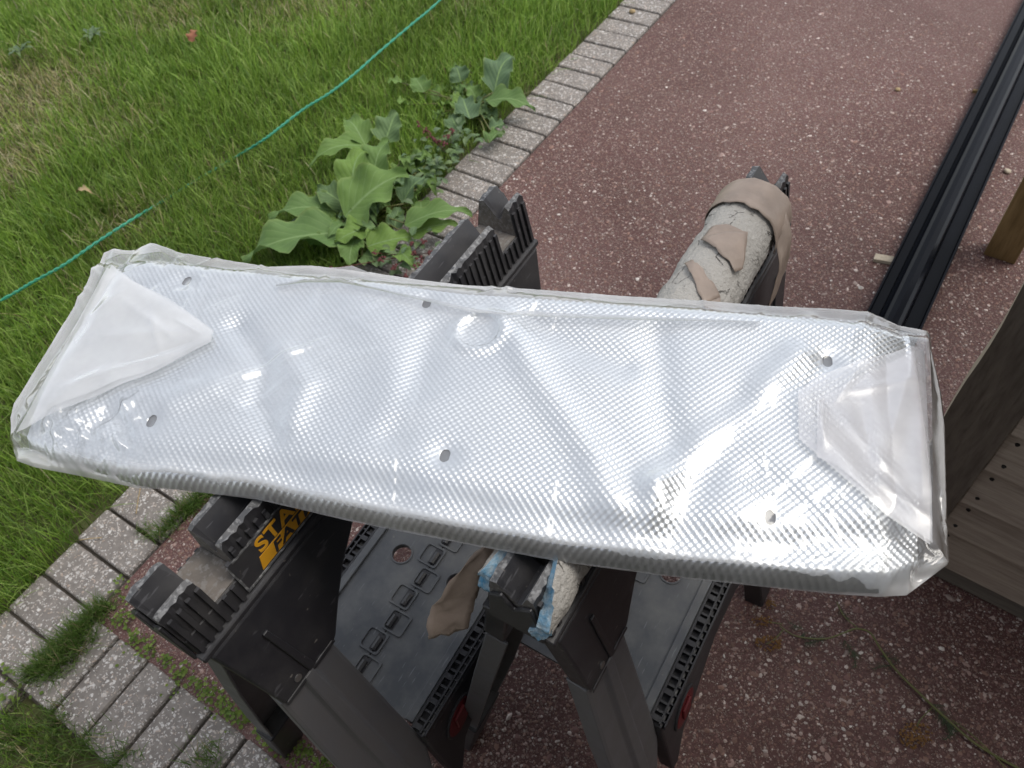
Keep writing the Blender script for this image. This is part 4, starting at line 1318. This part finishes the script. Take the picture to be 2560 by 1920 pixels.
hfm = film_height(FX, FY)
eu = np.minimum(u_[..., 0], 1 - u_[..., 0]) * 1.08; ev = np.minimum(v_[..., 0], 1 - v_[..., 0]) * .33
edge = np.minimum(eu, ev + 0 * eu)
drop = np.clip(edge / .010, 0, 1) ** .6
PFm = CO.copy(); PFm[..., 2] = ZB - .002 + (ZP - .004 + hfm - ZB) * drop + .0006 * (noise(FX, FY, 160, 3) - .5)
film_o = grid_mesh('film', PFm - np.array(be.location), M['film'], be)
seam = .60 * np.exp(-(edge / .014) ** 2) * (.5 + .9 * fbm(FX, FY, 22, 71))      # doubled film towards the seams
film_o.data.attributes.new('seam', 'FLOAT', 'POINT').data.foreach_set('value', seam.ravel().astype(np.float32))
PB_ = CO[::4, ::4].copy(); PB_[..., 2] = ZB - .0035
grid_mesh('underside_film', PB_[:, ::-1] - np.array(be.location), M['film'], be)

# loose skirts of film along the rear and front edges
def skirt(name, a_pts, b_pts, za, zb_, mt, n=160, m=7, amp=.003, seed=0):
    a = np.array([U(x, y, z) for (x, y), z in zip(a_pts, za)]); b = np.array([U(x, y, z) for (x, y), z in zip(b_pts, zb_)])
    q = np.linspace(0, len(a) - 1, n); A_ = np.stack([np.interp(q, range(len(a)), a[:, k]) for k in range(3)], 1); B_ = np.stack([np.interp(q, range(len(b)), b[:, k]) for k in range(3)], 1)
    w = np.linspace(0, 1, m)[None, :, None]
    P = A_[:, None] * (1 - w) + B_[:, None] * w
    P[..., 2] += amp * (fbm(P[..., 0], P[..., 1], 30, seed) - .5) * np.sin(np.pi * w[..., 0])
    return grid_mesh(name, P - np.array(be.location), M[mt], be)


skirt('rear_skirt', [(690, 688), (760, 682), (830, 680), (900, 692), (1060, 722), (1170, 738), (1350, 748), (1600, 766), (1900, 788)], [(690, 716), (760, 706), (850, 706), (940, 724), (1060, 752), (1180, 780), (1360, 792), (1600, 800), (1900, 806)],
      [1.006, 1.015, 1.02, 1.012, 1.008, 1.006, 1.006, 1.006, 1.006], [1.05, 1.052, 1.052, 1.052, 1.052, 1.052, 1.052, 1.052, 1.05], 'flap2', seed=3)
skirt('rear_lip', [(735, 683), (790, 670), (850, 668), (880, 664), (930, 684), (1020, 712)], [(735, 686), (790, 688), (850, 690), (880, 690), (930, 700), (1020, 718)], [1.012, 1.03, 1.03, 1.035, 1.025, 1.008], [1.012] * 6, 'flap2', seed=5)



def flap(name, outline_px, mt, lift, seed, z=1.052, n=70, label=None, creases=()):
    """folded end of the bag: polygon of two boundary chains (near chain a, far chain b)"""
    a_, b_ = outline_px
    a = bline(a_, n, z); b = bline(b_, n, z)
    m = 60; w = np.linspace(0, 1, m)[None, :, None]
    P = a[:, None] * (1 - w) + b[:, None] * w
    X, Y = XY(P)
    r = np.random.default_rng(seed)
    h = foil_height(np.clip(X, .002, XR - .002), np.clip(Y, .002, front_y(X) - .002))
    h = np.maximum(h, .024) + .0055 + lift + .0018 * (fbm(X, Y, 16, seed, 3) - .5)
    for p, q, w, am in creases:
        d, t = seg_d(X, Y, pxl(*p, 1.05), pxl(*q, 1.05)); h = h + am * np.exp(-(d / w) ** 1.5) * np.sin(np.pi * np.clip(t, .03, .97)) ** .5
    out = np.maximum(0, np.maximum(-X + .0, X - XR))
    h = h - out * .9
    P[..., 2] = ZP - .004 + np.maximum(h, -.008)
    o = grid_mesh(name, P - np.array(be.location), M[mt], be)
    if label: o['label'] = label
    return o


CL = [((150, 970), (430, 885), .006, .0022), ((235, 840), (500, 832), .010, .0020), ((300, 745), (440, 850), .007, .0026), ((330, 905), (490, 850), .005, -.0016), ((200, 800), (330, 715), .008, .0018), ((380, 790), (400, 880), .005, .0020), ((120, 1010), (300, 900), .012, .0026), ((270, 700), (180, 860), .010, -.0018), ((440, 800), (500, 835), .004, .002)]
CR = [((2165, 890), (2085, 1010), .006, .0022), ((2285, 890), (2210, 1150), .012, .0028), ((2100, 1040), (2260, 1210), .008, .0020), ((2110, 985), (2310, 940), .007, .0018), ((2180, 1190), (2330, 1300), .008, .0026), ((2045, 1010), (2058, 1130), .005, .0022), ((2150, 1000), (2180, 1160), .012, -.002), ((2300, 1000), (2310, 1250), .010, .002), ((2060, 930), (2200, 890), .005, .002)]
# left end: triangle whose tip lies on the panel
flap('end_fold', ([(262, 660), (312, 690), (420, 742), (532, 822)], [(32, 1075), (60, 1062), (110, 1032), (350, 945), (525, 850)]), 'flap', .002, 3, creases=CL, label='milky triangular folded bag end on the left')
flap('end_fold', ([(275, 655), (330, 700), (425, 755), (528, 826)], [(60, 1060), (120, 1015), (350, 935), (520, 846)]), 'flap', .0032, 13, creases=CL)
# right end: blunt fold with a narrow second layer
flap('end_fold', ([(2326, 842), (2240, 872), (2050, 935), (1994, 982)], [(2330, 1355), (2180, 1255), (2060, 1150), (1998, 1095)]), 'flap2', .003, 5, creases=CR, label='milky blunt folded bag end on the right')
flap('end_fold', ([(2326, 850), (2240, 895), (2110, 965), (2040, 1000)], [(2335, 1352), (2200, 1256), (2090, 1165), (2042, 1142)]), 'flap2', .0042, 15, creases=CR)
skirt('end_wrap', [(2322, 842), (2326, 900), (2330, 1000), (2332, 1180), (2331, 1350)], [(2327, 838), (2331, 900), (2353, 1000), (2364, 1180), (2372, 1406)], [1.050] * 5, [1.006] * 5, 'flap2', seed=8, m=14, amp=.008)
skirt('end_wrap', [(264, 662), (222, 760), (150, 890), (60, 1040), (40, 1070)], [(260, 648), (213, 765), (118, 922), (30, 1060), (24, 1100)], [1.046] * 5, [1.006] * 5, 'flap', seed=9, m=14, amp=.008)

# ------------------------------------------------------------------ broken flower stem on the driveway
fl = empty('flower_stem', U(2100, 1570)); tag(fl, 'broken yellow green flower stem with dried orange heads lying on the driveway', 'flower stem')
fo = np.array(fl.location)


def smoothp(ctl, k=8):
    pts = [U(*c) for c in ctl]; out = []
    for i in range(len(pts) - 1):
        for j in range(k):
            t = j / k; p0 = pts[max(i - 1, 0)]; p1, p2 = pts[i], pts[i + 1]; p3 = pts[min(i + 2, len(pts) - 1)]
            out.append(.5 * (2 * p1 + (p2 - p0) * t + (2 * p0 - 5 * p1 + 4 * p2 - p3) * t * t + (3 * p1 - p0 - 3 * p2 + p3) * t ** 3))
    return out + [pts[-1]]


main = smoothp([(1950, 1565, .012), (1990, 1590, .012), (2060, 1597, .014), (2110, 1582, .02), (2140, 1572, .024), (2175, 1582, .02), (2200, 1620, .014), (2240, 1675, .01), (2300, 1735, .01), (2370, 1800, .01), (2440, 1860, .01), (2540, 1918, .008), (2640, 1970, .008)])
mb = MB(); mb.tube([p - fo for p in main], [.0015 + .0013 * i / len(main) for i in range(len(main))], 7); mb.build('stem', M['stem'], fl, smooth=True)
for ctl in ([(2145, 1570, .02), (2110, 1540, .015), (2092, 1505, .012)], [(1960, 1572, .012), (1935, 1600, .012), (1915, 1610, .014)], [(2330, 1770, .01), (2300, 1800, .01), (2290, 1825, .01)], [(1955, 1560, .012), (1925, 1555, .012), (1905, 1552, .014)], [(2380, 1800, .01), (2440, 1845, .012), (2520, 1925, .01)]):
    q = smoothp(ctl, 5); mb = MB(); mb.tube([p - fo for p in q], .0013, 5); mb.build('side_stem', M['stem'], fl, smooth=True)
rf = np.random.default_rng(77)
for (x, y, dx, dy, n) in ((2000, 1592, 60, 5, 34), (2060, 1600, -50, 8, 26), (2110, 1600, 30, 40, 34), (2135, 1625, 5, 45, 20), (2100, 1520, 22, 30, 22), (2200, 1640, 45, 10, 26), (2240, 1660, -60, 12, 18), (2330, 1760, 60, 70, 54), (2350, 1780, 30, 60, 34), (2390, 1810, -25, 40, 24), (2010, 1575, -40, -20, 16)):
    mb = MB(); a = U(x, y, .008); b = U(x + dx, y + dy, .010); d = b - a; L = np.linalg.norm(d); d /= L; sd_ = np.array([-d[1], d[0], 0])
    for k in range(n):
        t = rf.random(); p = a + d * L * t; l = rf.uniform(.008, .02) * (1.2 - .6 * t); sg = rf.choice([-1, 1])
        q = p + sd_ * sg * l + d * l * .8 + np.array([0, 0, rf.uniform(-.003, .008)]); w = .0007
        mb.add([p - fo - d * w, p - fo + d * w, q - fo], [(0, 1, 2)])
    mb.tube([a - fo, b - fo], .0007, 4)
    mb.build('feathery_leaf', M['feather'], fl, recalc=False)
for (x, y, rx, ry, n) in ((1922, 1608, 34, 20, 75), (1905, 1552, 26, 14, 40), (1925, 1510, 20, 12, 22), (2290, 1838, 42, 34, 110)):
    mb = MB()
    for k in range(n):
        a = rf.uniform(0, 6.283); q = math.sqrt(rf.random()); P = U(x + rx * q * math.cos(a), y + ry * q * math.sin(a), .006 + .016 * (1 - q * q) + rf.uniform(-.002, .002)) - fo; s = rf.uniform(.0020, .0034)
        mb.add([P + s * np.array(d) for d in ((1, 0, 0), (0, 1, 0), (-1, 0, 0), (0, -1, 0), (0, 0, .9), (0, 0, -.9))], [(0, 1, 4), (1, 2, 4), (2, 3, 4), (3, 0, 4), (1, 0, 5), (2, 1, 5), (3, 2, 5), (0, 3, 5)])
    mb.build('flower_head', M['flower'], fl)
# straw bits on the pavers
for x, y, dx, dy, lb in ((200, 1350, 54, -6, 'dry straw stalk lying across the pavers at the grass edge'), (340, 1285, 12, -70, 'thin dry straw stalk leaning on the pavers below the panel')):
    a, b = U(x, y, .012), U(x + dx, y + dy, .016); mb = MB(); mb.tube([np.zeros(3), (b - a) * .5 + np.array([0, 0, .002]), b - a], .0014, 5)
    o = mb.build('straw', M['dryleaf2']); o.location = a; tag(o, lb, 'straw')
print('objects', len(bpy.data.objects))
